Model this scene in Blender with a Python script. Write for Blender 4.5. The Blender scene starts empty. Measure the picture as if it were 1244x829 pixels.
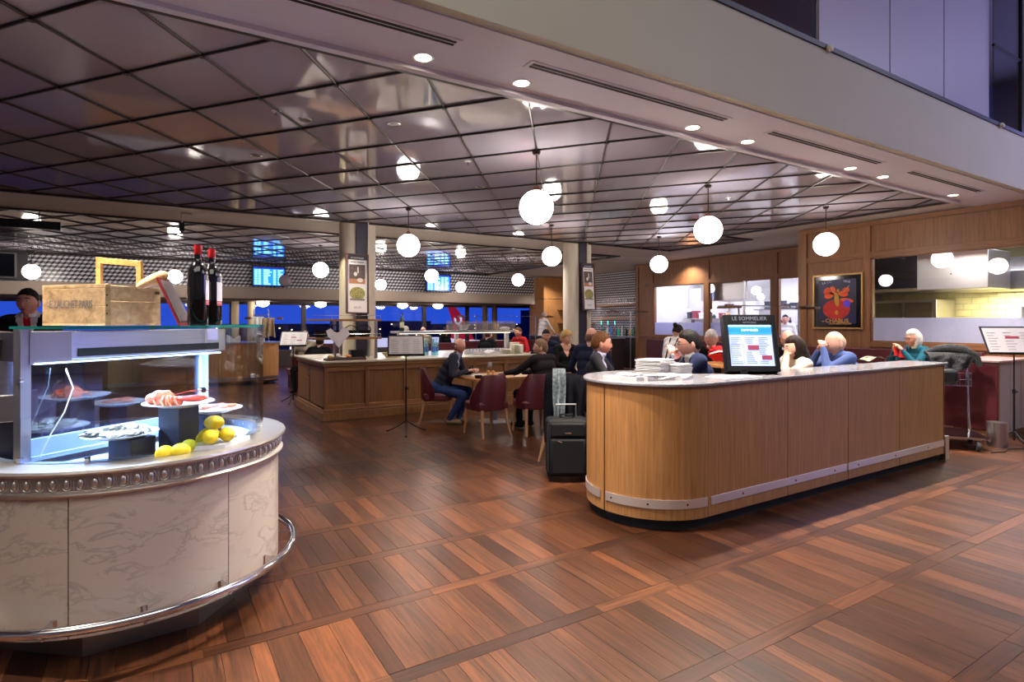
import bpy, bmesh, math, random
from math import pi, sin, cos, atan2, sqrt, radians, degrees
from mathutils import Vector, Matrix, Euler, noise
random.seed(7)
scene = bpy.context.scene
COL = scene.collection

# ---------------- camera, world, big lights, exposure ----------------
H = 1.55
cam_d = bpy.data.cameras.new('camera'); cam = bpy.data.objects.new('camera', cam_d); COL.objects.link(cam)
cam_d.sensor_width = 36; cam_d.lens = 697/1244*36; cam_d.shift_y = -24.5/1244; cam_d.clip_start = .05; cam_d.clip_end = 500
cam.location = (0, 0, H); cam.rotation_euler = (pi/2, 0, -atan2(.527, .85))
scene.camera = cam
vs = scene.view_settings
vs.view_transform = 'Standard'; vs.look = 'None'; vs.gamma = 1; vs.use_curve_mapping = False; vs.exposure = 0.92
scene.cycles.transparent_max_bounces = 40
world = bpy.data.worlds.new('dusk'); scene.world = world; world.use_nodes = True
wn = world.node_tree.nodes; wl = world.node_tree.links
bg = wn['Background']
tc = wn.new('ShaderNodeTexCoord'); sx = wn.new('ShaderNodeSeparateXYZ'); cr = wn.new('ShaderNodeValToRGB')
wl.new(tc.outputs['Generated'], sx.inputs[0]); wl.new(sx.outputs['Z'], cr.inputs[0]); wl.new(cr.outputs[0], bg.inputs[0])
cr.color_ramp.elements[0].color = (.012, .05, .42, 1); cr.color_ramp.elements[1].position = .5; cr.color_ramp.elements[1].color = (.004, .02, .22, 1)
bg.inputs[1].default_value = .8

def area(name, loc, rot, sx_, sy_, power, col):
    l = bpy.data.lights.new(name, 'AREA'); l.shape = 'RECTANGLE'; l.size = sx_; l.size_y = sy_; l.energy = power; l.color = col
    o = bpy.data.objects.new(name, l); COL.objects.link(o); o.location = loc; o.rotation_euler = rot; return o
def spot(name, loc, target, power, col, ang=70, blend=.6, size=.04):
    l = bpy.data.lights.new(name, 'SPOT'); l.energy = power; l.color = col; l.spot_size = radians(ang); l.spot_blend = blend; l.shadow_soft_size = size
    o = bpy.data.objects.new(name, l); COL.objects.link(o); o.location = loc
    o.rotation_euler = (Vector(target)-Vector(loc)).to_track_quat('-Z', 'Y').to_euler(); return o
VIO = (.72, .66, 1.0); WARM = (1.0, .88, .74)
area('hall_fill_light', (10.5, -2.2, 6.6), (0, 0, 0), 7, 4, 170, (.8, .76, 1.0))  # unseen cool fill added high in the hall to tint the right floor
area('hall_assumed_light', (16.3, -.8, 3.2), (0, radians(90), 0), 4.5, 6.5, 320, (.4, .4, 1.0))  # unseen bluish source assumed off right for the floor's violet sheen; no window built
area('hall_fill_light', (-2, -2.5, 6.6), (0, 0, 0), 9, 5, 215, (1, .95, .84))  # unseen warm fill added high in the hall for fascia and marble drum
area('upper_fill_light', (2, 4.4, 6.9), (0, 0, 0), 6, 1, 90, (1, .85, .6))  # unseen fill added to brighten the louvre wall behind the balustrade

# ---------------- materials ----------------
def lin(c):
    if isinstance(c, str): c = [int(c[i:i+2], 16) for i in (0, 2, 4)]
    return tuple((x/255/12.92 if x/255 <= .04045 else ((x/255+.055)/1.055)**2.4) for x in c[:3])+(1,)
MATS = {}
def mat(name, col, rough=.5, metal=0, emit=0, ecol=None, alpha=None, coat=0, var=0, vscale=8, bump=0, bscale=60, stretch=None, col2=None, spec=None, ior=None):
    if name in MATS: return MATS[name]
    m = bpy.data.materials.new(name); m.use_nodes = True; MATS[name] = m
    nt = m.node_tree; N = nt.nodes; L = nt.links; b = N['Principled BSDF']
    b.inputs['Base Color'].default_value = lin(col); b.inputs['Roughness'].default_value = rough; b.inputs['Metallic'].default_value = metal
    if coat: b.inputs['Coat Weight'].default_value = coat; b.inputs['Coat Roughness'].default_value = .08
    if spec is not None: b.inputs['Specular IOR Level'].default_value = spec
    if ior is not None: b.inputs['IOR'].default_value = ior
    if emit: b.inputs['Emission Color'].default_value = lin(ecol or col); b.inputs['Emission Strength'].default_value = emit
    if var or col2 or bump:
        t = N.new('ShaderNodeTexCoord'); mp = N.new('ShaderNodeMapping'); L.new(t.outputs['Object'], mp.inputs[0])
        if stretch: mp.inputs['Scale'].default_value = stretch
    if var or col2:
        n = N.new('ShaderNodeTexNoise'); n.inputs['Scale'].default_value = vscale; n.inputs['Detail'].default_value = 5; L.new(mp.outputs[0], n.inputs[0])
        r = N.new('ShaderNodeValToRGB'); L.new(n.outputs[0], r.inputs[0])
        c = lin(col); c2 = lin(col2) if col2 else tuple(x*(1-var) for x in c[:3])+(1,)
        r.color_ramp.elements[0].position = .35; r.color_ramp.elements[1].position = .65
        r.color_ramp.elements[0].color = c2; r.color_ramp.elements[1].color = c if col2 else tuple(min(1, x*(1+var*.6)) for x in c[:3])+(1,)
        L.new(r.outputs[0], b.inputs['Base Color'])
    if bump:
        n2 = N.new('ShaderNodeTexNoise'); n2.inputs['Scale'].default_value = bscale; n2.inputs['Detail'].default_value = 3; L.new(mp.outputs[0], n2.inputs[0])
        bp = N.new('ShaderNodeBump'); bp.inputs['Strength'].default_value = bump; bp.inputs['Distance'].default_value = .01; L.new(n2.outputs[0], bp.inputs['Height']); L.new(bp.outputs[0], b.inputs['Normal'])
    return m
def wood(name, c_dark, c_light, axis='Z', scale=1, rough=.42, rand=.12, coat=0, cathedral=False):
    """wood grain running along an axis, in world position; each object differs a little"""
    if name in MATS: return MATS[name]
    m = bpy.data.materials.new(name); m.use_nodes = True; MATS[name] = m
    nt = m.node_tree; N = nt.nodes; L = nt.links; b = N['Principled BSDF']; b.inputs['Roughness'].default_value = rough
    if coat: b.inputs['Coat Weight'].default_value = coat; b.inputs['Coat Roughness'].default_value = .15
    g = N.new('ShaderNodeNewGeometry'); oi = N.new('ShaderNodeObjectInfo')
    mul = N.new('ShaderNodeVectorMath'); mul.operation = 'SCALE'; mul.inputs[0].default_value = (13.7, 7.3, 5.1); L.new(oi.outputs['Random'], mul.inputs['Scale'])
    ad = N.new('ShaderNodeVectorMath'); L.new(g.outputs['Position'], ad.inputs[0]); L.new(mul.outputs[0], ad.inputs[1])
    mp = N.new('ShaderNodeMapping'); L.new(ad.outputs[0], mp.inputs[0])
    s = {'X': (1.2, 22, 22), 'Y': (22, 1.2, 22), 'Z': (22, 22, 1.0)}[axis]; mp.inputs['Scale'].default_value = [v*scale for v in s]
    n = N.new('ShaderNodeTexNoise'); n.inputs['Scale'].default_value = 1.6; n.inputs['Detail'].default_value = 6; n.inputs['Roughness'].default_value = .65; n.inputs['Distortion'].default_value = .5; L.new(mp.outputs[0], n.inputs[0])
    r = N.new('ShaderNodeValToRGB'); L.new(n.outputs[0], r.inputs[0])
    r.color_ramp.elements[0].position = .3; r.color_ramp.elements[1].position = .7
    r.color_ramp.elements[0].color = lin(c_dark); r.color_ramp.elements[1].color = lin(c_light)
    hs = N.new('ShaderNodeHueSaturation'); L.new(r.outputs[0], hs.inputs['Color'])
    mr = N.new('ShaderNodeMapRange'); L.new(oi.outputs['Random'], mr.inputs[0]); mr.inputs['To Min'].default_value = 1-rand; mr.inputs['To Max'].default_value = 1+rand
    L.new(mr.outputs[0], hs.inputs['Value']); L.new(hs.outputs[0], b.inputs['Base Color'])
    return m
def glass(name, tint=(1, 1, 1), refl=1.0, rough=0.0, ior=1.5, body=None, bodyfac=0.0):
    """thin architectural glass: clear with fresnel reflection; body = a share of diffuse (frosting, smoke)"""
    if name in MATS: return MATS[name]
    m = bpy.data.materials.new(name); m.use_nodes = True; MATS[name] = m
    nt = m.node_tree; N = nt.nodes; L = nt.links; N.remove(N['Principled BSDF'])
    tr = N.new('ShaderNodeBsdfTransparent'); tr.inputs[0].default_value = (*tint, 1)
    gl = N.new('ShaderNodeBsdfGlossy'); gl.inputs['Roughness'].default_value = rough
    fr = N.new('ShaderNodeFresnel'); gg = N.new('ShaderNodeNewGeometry'); ir = N.new('ShaderNodeMapRange'); ir.inputs['To Min'].default_value = ior; ir.inputs['To Max'].default_value = 1/ior; L.new(gg.outputs['Backfacing'], ir.inputs[0]); L.new(ir.outputs[0], fr.inputs[0])
    mu = N.new('ShaderNodeMath'); mu.operation = 'MULTIPLY'; mu.inputs[1].default_value = refl; mu.use_clamp = True; L.new(fr.outputs[0], mu.inputs[0])
    mx = N.new('ShaderNodeMixShader'); L.new(mu.outputs[0], mx.inputs[0])
    if bodyfac:
        df = N.new('ShaderNodeBsdfDiffuse'); df.inputs[0].default_value = lin(body); tl = N.new('ShaderNodeBsdfTranslucent'); tl.inputs[0].default_value = lin(body)
        m1 = N.new('ShaderNodeMixShader'); m1.inputs[0].default_value = .5; L.new(df.outputs[0], m1.inputs[1]); L.new(tl.outputs[0], m1.inputs[2])
        m2 = N.new('ShaderNodeMixShader'); m2.inputs[0].default_value = bodyfac; L.new(tr.outputs[0], m2.inputs[1]); L.new(m1.outputs[0], m2.inputs[2]); L.new(m2.outputs[0], mx.inputs[1])
    else: L.new(tr.outputs[0], mx.inputs[1])
    L.new(gl.outputs[0], mx.inputs[2]); L.new(mx.outputs[0], N['Material Output'].inputs[0]); return m

# ---------------- mesh builder ----------------
class MB:
    def __init__(s): s.v = []; s.f = []; s.mi = []; s.M = None
    def add(s, vs_, fs, mi=0, M=None):
        k = len(s.v)
        M = M if M is not None else s.M
        if M is not None: vs_ = [tuple(M @ Vector(p)) for p in vs_]
        s.v += [tuple(p) for p in vs_]; s.f += [tuple(i+k for i in q) for q in fs]; s.mi += [mi]*len(fs); return s
    def box(s, x0, y0, z0, x1, y1, z1, mi=0, M=None):
        return s.add([(x0, y0, z0), (x1, y0, z0), (x1, y1, z0), (x0, y1, z0), (x0, y0, z1), (x1, y0, z1), (x1, y1, z1), (x0, y1, z1)],
                     [(0, 3, 2, 1), (4, 5, 6, 7), (0, 1, 5, 4), (1, 2, 6, 5), (2, 3, 7, 6), (3, 0, 4, 7)], mi, M)
    def prism(s, poly, z0, z1, mi=0, M=None):
        n = len(poly); a = sum(poly[i][0]*poly[(i+1) % n][1]-poly[(i+1) % n][0]*poly[i][1] for i in range(n))
        if a < 0: poly = poly[::-1]
        return s.add([(x, y, z0) for x, y in poly]+[(x, y, z1) for x, y in poly],
                     [tuple(range(n-1, -1, -1)), tuple(range(n, 2*n))]+[(i, (i+1) % n, n+(i+1) % n, n+i) for i in range(n)], mi, M)
    def lathe(s, prof, n=24, c=(0, 0, 0), mi=0, a0=0, a1=2*pi, M=None, sx=1, sy=1):
        full = abs(a1-a0-2*pi) < 1e-6; m = n if full else n+1; vs_ = []
        for i in range(m):
            a = a0+(a1-a0)*i/n
            for r, z in prof: vs_.append((c[0]+r*cos(a)*sx, c[1]+r*sin(a)*sy, c[2]+z))
        p = len(prof); fs = []
        for i in range(n):
            j = (i+1) % m
            for k in range(p-1):
                q = []
                if prof[k][0] > 1e-7: q = [i*p+k, j*p+k]
                else: q = [i*p+k]
                if prof[k+1][0] > 1e-7: q += [j*p+k+1, i*p+k+1]
                else: q += [i*p+k+1]
                if len(q) > 2: fs.append(tuple(q))
        return s.add(vs_, fs, mi, M)
    def cyl(s, p0, p1, r0, r1=None, n=12, mi=0, cap=True):
        r1 = r0 if r1 is None else r1; p0 = Vector(p0); p1 = Vector(p1); d = (p1-p0); l = d.length
        M = Matrix.Translation(p0) @ d.to_track_quat('Z', 'Y').to_matrix().to_4x4()
        if s.M is not None: M = s.M @ M
        pr = [(r0, 0), (r1, l)]
        if cap: pr = [(0, 0)]+pr+[(0, l)]
        return s.lathe(pr, n, mi=mi, M=M)
    def tube(s, pts, r, n=8, closed=False, mi=0, sc=None, cap=True):
        pts = [Vector(p) for p in pts]; m = len(pts); vs_ = []; up = Vector((0, 0, 1)); prev = None
        rr = r if isinstance(r, (list, tuple)) else [r]*m
        for i, p in enumerate(pts):
            if closed: t = pts[(i+1) % m]-pts[i-1]
            else: t = pts[min(i+1, m-1)]-pts[max(i-1, 0)]
            t.normalize()
            if prev is None:
                a = t.cross(up)
                if a.length < .1: a = t.cross(Vector((1, 0, 0)))
            else: a = prev-t*prev.dot(t)
            a.normalize(); prev = a; b = t.cross(a)
            for k in range(n):
                w = 2*pi*k/n; vs_.append(p+(a*cos(w)*(sc[0] if sc else 1)+b*sin(w)*(sc[1] if sc else 1))*rr[i])
        fs = []
        for i in range(m if closed else m-1):
            j = (i+1) % m
            for k in range(n): fs.append((i*n+k, i*n+(k+1) % n, j*n+(k+1) % n, j*n+k))
        if not closed and cap: fs += [tuple(range(n-1, -1, -1)), tuple(range((m-1)*n, m*n))]
        return s.add(vs_, [f[::-1] for f in fs], mi)
    def ball(s, c, r, nu=16, nv=10, mi=0, M=None, fn=None):
        if not isinstance(r, (tuple, list)): r = (r, r, r)
        vs_ = []; fs = []
        for j in range(nv+1):
            t = pi*j/nv
            for i in range(nu):
                a = 2*pi*i/nu; d = Vector((sin(t)*cos(a), sin(t)*sin(a), cos(t)))
                k = fn(d) if fn else 1
                vs_.append((c[0]+d.x*r[0]*k, c[1]+d.y*r[1]*k, c[2]+d.z*r[2]*k))
        for j in range(nv):
            for i in range(nu):
                a, b2, c2, d2 = j*nu+i, j*nu+(i+1) % nu, (j+1)*nu+(i+1) % nu, (j+1)*nu+i
                if j == 0: fs.append((a, d2, c2))
                elif j == nv-1: fs.append((a, d2, b2))
                else: fs.append((a, d2, c2, b2))
        return s.add(vs_, fs, mi, M)
    def band(s, path, t, z0, z1, mi=0, closed=False):
        """wall of thickness t standing along a plan path (offset to the right of travel)"""
        P = [Vector(p) for p in path]; m = len(P); O = []
        for i in range(m):
            a = P[i]-P[i-1] if (i or closed) else P[1]-P[0]
            b = P[(i+1) % m]-P[i] if (i < m-1 or closed) else P[-1]-P[-2]
            n1 = Vector((a.y, -a.x)).normalized(); n2 = Vector((b.y, -b.x)).normalized(); n = (n1+n2).normalized()
            O.append(P[i]+n*t/max(.3, n.dot(n1)))
        vs_ = []
        for i in range(m): vs_ += [(P[i].x, P[i].y, z0), (P[i].x, P[i].y, z1), (O[i].x, O[i].y, z1), (O[i].x, O[i].y, z0)]
        fs = []
        for i in range(m if closed else m-1):
            j = (i+1) % m
            for k in range(4): fs.append((i*4+k, i*4+(k+1) % 4, j*4+(k+1) % 4, j*4+k))
        if not closed: fs += [(3, 2, 1, 0), tuple(4*(m-1)+k for k in range(4))]
        return s.add(vs_, fs, mi)
    def mesh(s, name, mats, smooth=35):
        me = bpy.data.meshes.new(name); me.from_pydata(s.v, [], s.f)
        for m in (mats if isinstance(mats, (list, tuple)) else [mats]): me.materials.append(m)
        me.polygons.foreach_set('material_index', s.mi)
        if smooth: me.shade_smooth(); me.set_sharp_from_angle(angle=radians(smooth))
        me.update(); return me
def fixn(me):
    bm = bmesh.new(); bm.from_mesh(me); bmesh.ops.recalc_face_normals(bm, faces=bm.faces); bm.to_mesh(me); bm.free()
def link(name, me, parent=None, loc=(0, 0, 0), rz=0, bevel=0, label=None):
    o = bpy.data.objects.new(name, me); COL.objects.link(o); o.location = loc; o.rotation_euler = (0, 0, rz) if not isinstance(rz, (tuple, list)) else rz
    if parent is not None: o.parent = parent
    if bevel:
        b = o.modifiers.new('bevel', 'BEVEL'); b.width = bevel; b.segments = 2; b.limit_method = 'ANGLE'; b.angle_limit = radians(40)
    if label: o['label'] = label
    return o
def part(name, mb, mats, parent, bevel=0, loc=(0, 0, 0), rz=0, smooth=35, label=None, stuff=False):
    me = mb.mesh(name, mats, smooth); fixn(me)
    o = link(name, me, parent, loc, rz, bevel, label)
    if stuff: o['kind'] = 'stuff'
    return o
def tag(o, label, cat, group=None):
    o['label'] = label; o['category'] = cat
    if group: o['group'] = group
    return o
def thing(name, label, cat, loc=(0, 0, 0), rz=0, group=None):
    o = bpy.data.objects.new(name, None); COL.objects.link(o); o.location = loc; o.rotation_euler = (0, 0, rz); o.empty_display_size = .1
    return tag(o, label, cat, group)
def single(name, mb, mats, label, cat, loc=(0, 0, 0), rz=0, group=None, bevel=0, smooth=35):
    return tag(part(name, mb, mats, None, bevel, loc, rz, smooth), label, cat, group)
def struct(name, mb, mats, parent=None, bevel=0, smooth=35):
    o = part(name, mb, mats, parent, bevel, smooth=smooth)
    if parent is None: o['kind'] = 'structure'
    return o
def dup(root, loc=None, rz=None, label=None, group=None):
    def cp(o, par):
        c = o.copy(); COL.objects.link(c)
        if par is not None: c.parent = par
        for ch in list(o.children): cp(ch, c)
        return c
    r = cp(root, None)
    if loc is not None: r.location = loc
    if rz is not None: r.rotation_euler = (0, 0, rz)
    if label: r['label'] = label
    if group: r['group'] = group
    return r
def text(s, size, m, parent, loc, rot, name='lettering', ext=.0005, align='CENTER', sx=1):
    c = bpy.data.curves.new(name, 'FONT'); c.body = s; c.size = size; c.align_x = align; c.align_y = 'CENTER'; c.extrude = ext; c.resolution_u = 2
    t = bpy.data.objects.new(name, c); COL.objects.link(t); bpy.context.view_layer.update()
    me = bpy.data.meshes.new_from_object(t.evaluated_get(bpy.context.evaluated_depsgraph_get())); bpy.data.objects.remove(t)
    me.name = name; me.materials.clear(); me.materials.append(m)
    o = bpy.data.objects.new(name, me); COL.objects.link(o); o.parent = parent; o.location = loc; o.rotation_euler = rot; o.scale = (sx, 1, 1); return o
def arc(c, r, a0, a1, n):
    return [(c[0]+r*cos(a0+(a1-a0)*i/n), c[1]+r*sin(a0+(a1-a0)*i/n)) for i in range(n+1)]

# common materials
PLASTER = mat('plaster', (196, 188, 182), .8, var=.05, vscale=3)
SOFFIT = mat('soffit_paint', (206, 202, 214), .7)
DARKFRAME = mat('dark_bronze_metal', (46, 36, 34), .4, .5)
BLACK = mat('black_metal', (22, 22, 25), .4, .3)
STEEL = mat('brushed_steel', (190, 188, 190), .28, 1, var=.08, vscale=5, stretch=(1, 1, 40))
CHROME = mat('chrome', (215, 215, 220), .12, 1)
OAKV = wood('oak_veneer', (136, 92, 52), (176, 126, 76), 'Z', 1.3, .4, .05)
OAKW = wood('oak_wall', (112, 72, 44), (150, 102, 64), 'Z', 1.0, .45, .06)
OAKX = wood('oak_rail', (120, 80, 50), (158, 110, 70), 'X', 1.0, .45, .06)
OAKY = wood('oak_rail_along', (112, 72, 44), (150, 102, 64), 'Y', 1.0, .45, .06)
ISLW = wood('island_wood', (122, 82, 50), (156, 110, 70), 'Z', 1.5, .45, .05)
BURG = mat('burgundy_leather', (86, 24, 34), .4, var=.1, vscale=10, coat=.15)
WHITE = mat('white_ceramic', (236, 236, 238), .2)
PAPER = mat('white_paper', (232, 230, 228), .7)
GLASS = glass('clear_glass')
SLOT = mat('slot_black', (10, 10, 12), .8)
# ---------------- floor ----------------
def floor_wood(name, axis):
    m = wood(name, (38, 21, 14), (96, 59, 37), axis, 1.15, .3, 0)
    nt = m.node_tree; N = nt.nodes; L = nt.links; b = N['Principled BSDF']
    g = N['Geometry']; oi = N['Object Info']; hs = N['Hue/Saturation/Value']
    ad = N.new('ShaderNodeMath'); ad.operation = 'ADD'; L.new(g.outputs['Random Per Island'], ad.inputs[0]); L.new(oi.outputs['Random'], ad.inputs[1])
    fr = N.new('ShaderNodeMath'); fr.operation = 'FRACT'; L.new(ad.outputs[0], fr.inputs[0])
    cr = N.new('ShaderNodeValToRGB'); L.new(fr.outputs[0], cr.inputs[0]); e = cr.color_ramp; e.interpolation = 'CONSTANT'
    vals = [(0, (.5, .44, .42)), (.07, (.95, .88, .8)), (.22, (.7, .6, .54)), (.38, (1.15, 1.06, .96)), (.56, (.85, .74, .64)), (.72, (1.4, 1.26, 1.08)), (.86, (.58, .48, .44)), (.94, (1.65, 1.46, 1.2))]
    e.elements[0].position = 0; e.elements[0].color = (*vals[0][1], 1); e.elements[1].position = .07; e.elements[1].color = (*vals[1][1], 1)
    for p, c in vals[2:]: q = e.elements.new(p); q.color = (*c, 1)
    mx = N.new('ShaderNodeMix'); mx.data_type = 'RGBA'; mx.blend_type = 'MULTIPLY'; mx.inputs[0].default_value = 1
    L.new(hs.outputs[0], mx.inputs[6]); L.new(cr.outputs[0], mx.inputs[7]); L.new(mx.outputs[2], b.inputs['Base Color'])
    # offset the grain from board to board
    ml = N['Vector Math']; L.new(fr.outputs[0], ml.inputs['Scale'])
    # wear varies the gloss
    n = N.new('ShaderNodeTexNoise'); n.inputs['Scale'].default_value = 1.3; n.inputs['Detail'].default_value = 4; L.new(g.outputs['Position'], n.inputs[0])
    mr = N.new('ShaderNodeMapRange'); mr.inputs['From Min'].default_value = .3; mr.inputs['From Max'].default_value = .7; mr.inputs['To Min'].default_value = .22; mr.inputs['To Max'].default_value = .42
    b.inputs['Roughness'].default_value = .34; b.inputs['Specular IOR Level'].default_value = .4; return m
FPL = floor_wood('floor_plank_wood', 'Y'); FST = floor_wood('floor_strip_wood', 'X')
GROUT = mat('floor_base_dark', (34, 18, 12), .8)
floor = struct('floor', MB().box(-9, -8, -.12, 16.5, 21.2, -.014), GROUT)
def board_mesh(name, w, l, m):
    g = .001; c = .0002; mb = MB(); x, y = w/2-g, l/2-g
    r = [[(-x, -y), (x, -y), (x, y), (-x, y)], [(-x+c, -y+c), (x-c, -y+c), (x-c, y-c), (-x+c, y-c)]]
    vs_ = [(a, b, -.0135) for a, b in r[0]]+[(a, b, -c) for a, b in r[0]]+[(a, b, 0) for a, b in r[1]]
    fs = [(8, 9, 10, 11)]+[(4+i, 4+(i+1) % 4, 8+(i+1) % 4, 8+i) for i in range(4)]+[(i, (i+1) % 4, 4+(i+1) % 4, 4+i) for i in range(4)]
    return mb.add(vs_, fs)
def proj(x, y, z=0):
    D = .527*x+.85*y
    if D < .3: return None
    return 622+697*(.85*x-.527*y)/D, 390+(H-z)*697/D, D
def blocked(x, y):   # floor hidden under or behind big things
    return (x+.1)**2+(y-3.88)**2 < .45 or (3.3 < x < 7.3 and 3.0 < y < 3.4)
SW = .085; PITCH = .655; Y0 = 1.72; PL = PITCH-SW
planks = []; strips = []
widths = (.08, .1, .12, .145)
for k in range(-12, 30):
    yc = Y0+k*PITCH; x = -7.0-random.random()
    while x < 15.5:
        l = random.choice((.57, .86, 1.15, .57)); strips.append((x+l/2, yc, l)); x += l
    x = -7.0; ym = yc+PITCH/2
    while x < 15.5:
        w = random.choice(widths); planks.append((x+w/2, ym, w)); x += w
def rank(it):
    p = proj(it[0], it[1])
    if p is None or not (-40 < p[0] < 1290 and p[1] < 870) or blocked(it[0], it[1]): return 1e9
    return p[2]
def lay(items, key, mt, name, length=None, limit=300):
    cache = {}; items = sorted(items, key=rank); rest = MB()
    for n, (x, y, w) in enumerate(items):
        a, b = (w, length) if length else (w, SW)
        if n < limit and rank(items[n]) < 1e8:
            if w not in cache:
                me = board_mesh(name, a, b, mt).mesh(name, mt, 0); cache[w] = me
            o = link(name, cache[w], floor, (x, y, 0)); o.rotation_euler = (random.uniform(-.002, .002), random.uniform(-.002, .002), 0)
        elif -6 < x < 15.5 and -7.5 < y < 21:
            bm = board_mesh(name, a, b, mt); rest.M = None
            k = len(rest.v); rest.v += [(p[0]+x, p[1]+y, p[2]) for p in bm.v]; rest.f += [tuple(i+k for i in f) for f in bm.f]; rest.mi += [0]*len(bm.f)
    me = rest.mesh(name+'_field', mt, 0); o = link(name+'_field', me, floor); o['kind'] = 'stuff'
lay(planks, 0, FPL, 'plank', PL); lay(strips, 0, FST, 'border_strip', None)

# ---------------- ceilings ----------------
def ceiling_mat():
    m = mat('ceiling_lacquer', (172, 167, 180), .05, 0, ior=2.15)
    return m
CEIL = ceiling_mat(); ZC = 3.3
ceiling = struct('ceiling', MB().box(-6, 3.75, ZC+.02, 10.85, 10.06, ZC+.12).box(-6, 10.06, ZC, 13.95, 11.6, ZC+.12).box(-6, 11.6, ZC+.02, 12.3, 19.0, ZC+.12)
    .box(9.85, 3.75, ZC, 10.9, 7.75, ZC+.12).box(10.85, 6.4, ZC, 13.95, 10.06, ZC+.12).box(10.6, 11.6, ZC-.005, 13.95, 19.0, ZC+.1).box(-6, 19.0, 2.3, 14.5, 21.2, 2.4), PLASTER)
LX, LY = .435, .575; NX, NY = -.178, 4.85
def clip(poly, x0, y0, x1, y1):
    for ax, v, sg in ((0, x0, 1), (0, x1, -1), (1, y0, 1), (1, y1, -1)):
        out = []
        for i in range(len(poly)):
            a, b = poly[i-1], poly[i]; da, db = (a[ax]-v)*sg, (b[ax]-v)*sg
            if (da >= 0) != (db >= 0): t = da/(da-db); out.append((a[0]+(b[0]-a[0])*t, a[1]+(b[1]-a[1])*t))
            if db >= 0: out.append(b)
        poly = out
        if len(poly) < 3: return []
    return poly
def parea(p): return abs(sum(p[i-1][0]*p[i][1]-p[i][0]*p[i-1][1] for i in range(len(p))))/2
def grid_ceiling(rects, xr, yr, single_panels, parent, outline):
    stuff = MB(); rnd = random.Random(3)
    for i in range(-40, 60):
        for j in range(-20, 60):
            if (i+j) % 2 == 0: continue
            cx, cy = NX+i*LX, NY+j*LY
            if not (xr[0]-.6 < cx < xr[1]+.6 and yr[0]-.6 < cy < yr[1]+.6): continue
            g = .985; rh = [(cx-LX*g, cy), (cx, cy-LY*g), (cx+LX*g, cy), (cx, cy+LY*g)]
            for R in rects:
                p = clip(rh, *R)
                if len(p) < 3 or parea(p) < .004: continue
                mx, my = sum(a for a, b in p)/len(p), sum(b for a, b in p)/len(p)
                if single_panels:
                    mb = MB().prism([(a-mx, b-my) for a, b in p], 0, .012)
                    o = part('ceiling_panel', mb, CEIL, parent, loc=(mx, my, ZC+.003), smooth=0); o.rotation_euler = (rnd.uniform(-.004, .004), rnd.uniform(-.004, .004), 0)
                else: stuff.prism(p, ZC+.003, ZC+.015)
    if not single_panels:
        part('ceiling_panel_field', stuff, CEIL, parent, stuff=True, smooth=0)
    # bars of the grid along both families of lines
    dl = sqrt(LX*LX+LY*LY); dx, dy = LX/dl, LY/dl
    def seg(ax, ay, sx_, sy_, R):
        t0, t1 = -60, 60
        for o_, d_, lo, hi in ((ax, sx_, R[0], R[2]), (ay, sy_, R[1], R[3])):
            a, b = (lo-o_)/d_, (hi-o_)/d_; t0, t1 = max(t0, min(a, b)), min(t1, max(a, b))
        return (t0, t1) if t1-t0 > .05 else None
    w = .011
    for fam in (1, -1):
        for k in range(-60, 80):
            ax, ay = NX+k*2*LX, NY
            for R in rects:
                s_ = seg(ax, ay, dx, dy*fam, R)
                if not s_: continue
                x0, y0, x1, y1 = ax+dx*s_[0], ay+dy*fam*s_[0], ax+dx*s_[1], ay+dy*fam*s_[1]
                mb = MB().cyl((x0, y0, ZC-.004), (x1, y1, ZC-.004), w, n=6)
                part('grid_bar', mb, DARKFRAME, parent)
    st = MB()
    for i in range(-40, 60):
        for j in range(-20, 60):
            if (i+j) % 2: continue
            x, y = NX+i*LX, NY+j*LY
            if any(R[0] < x < R[2] and R[1] < y < R[3] for R in rects): st.cyl((x, y, ZC-.02), (x, y, ZC+.002), .024, n=8)
    part('grid_stud', st, DARKFRAME, parent, stuff=True)
    mb = MB().band(outline, .05, ZC-.03, ZC+.01, closed=True); part('edge_frame', mb, DARKFRAME, parent)
grid_ceiling([(-4.2, 3.78, 9.85, 7.75), (-4.2, 7.75, 10.82, 10.04)], (-4.2, 10.9), (3.7, 10.1), True, ceiling,
             [(-4.25, 3.73), (-4.25, 10.08), (10.85, 10.08), (10.85, 7.72), (9.88, 7.72), (9.88, 3.73)])
grid_ceiling([(-5, 11.64, 10.6, 18.85)], (-5, 10.6), (11.6, 18.9), False, ceiling, [(-5, 11.6), (-5, 18.9), (10.62, 18.9), (10.62, 11.6)])
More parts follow.
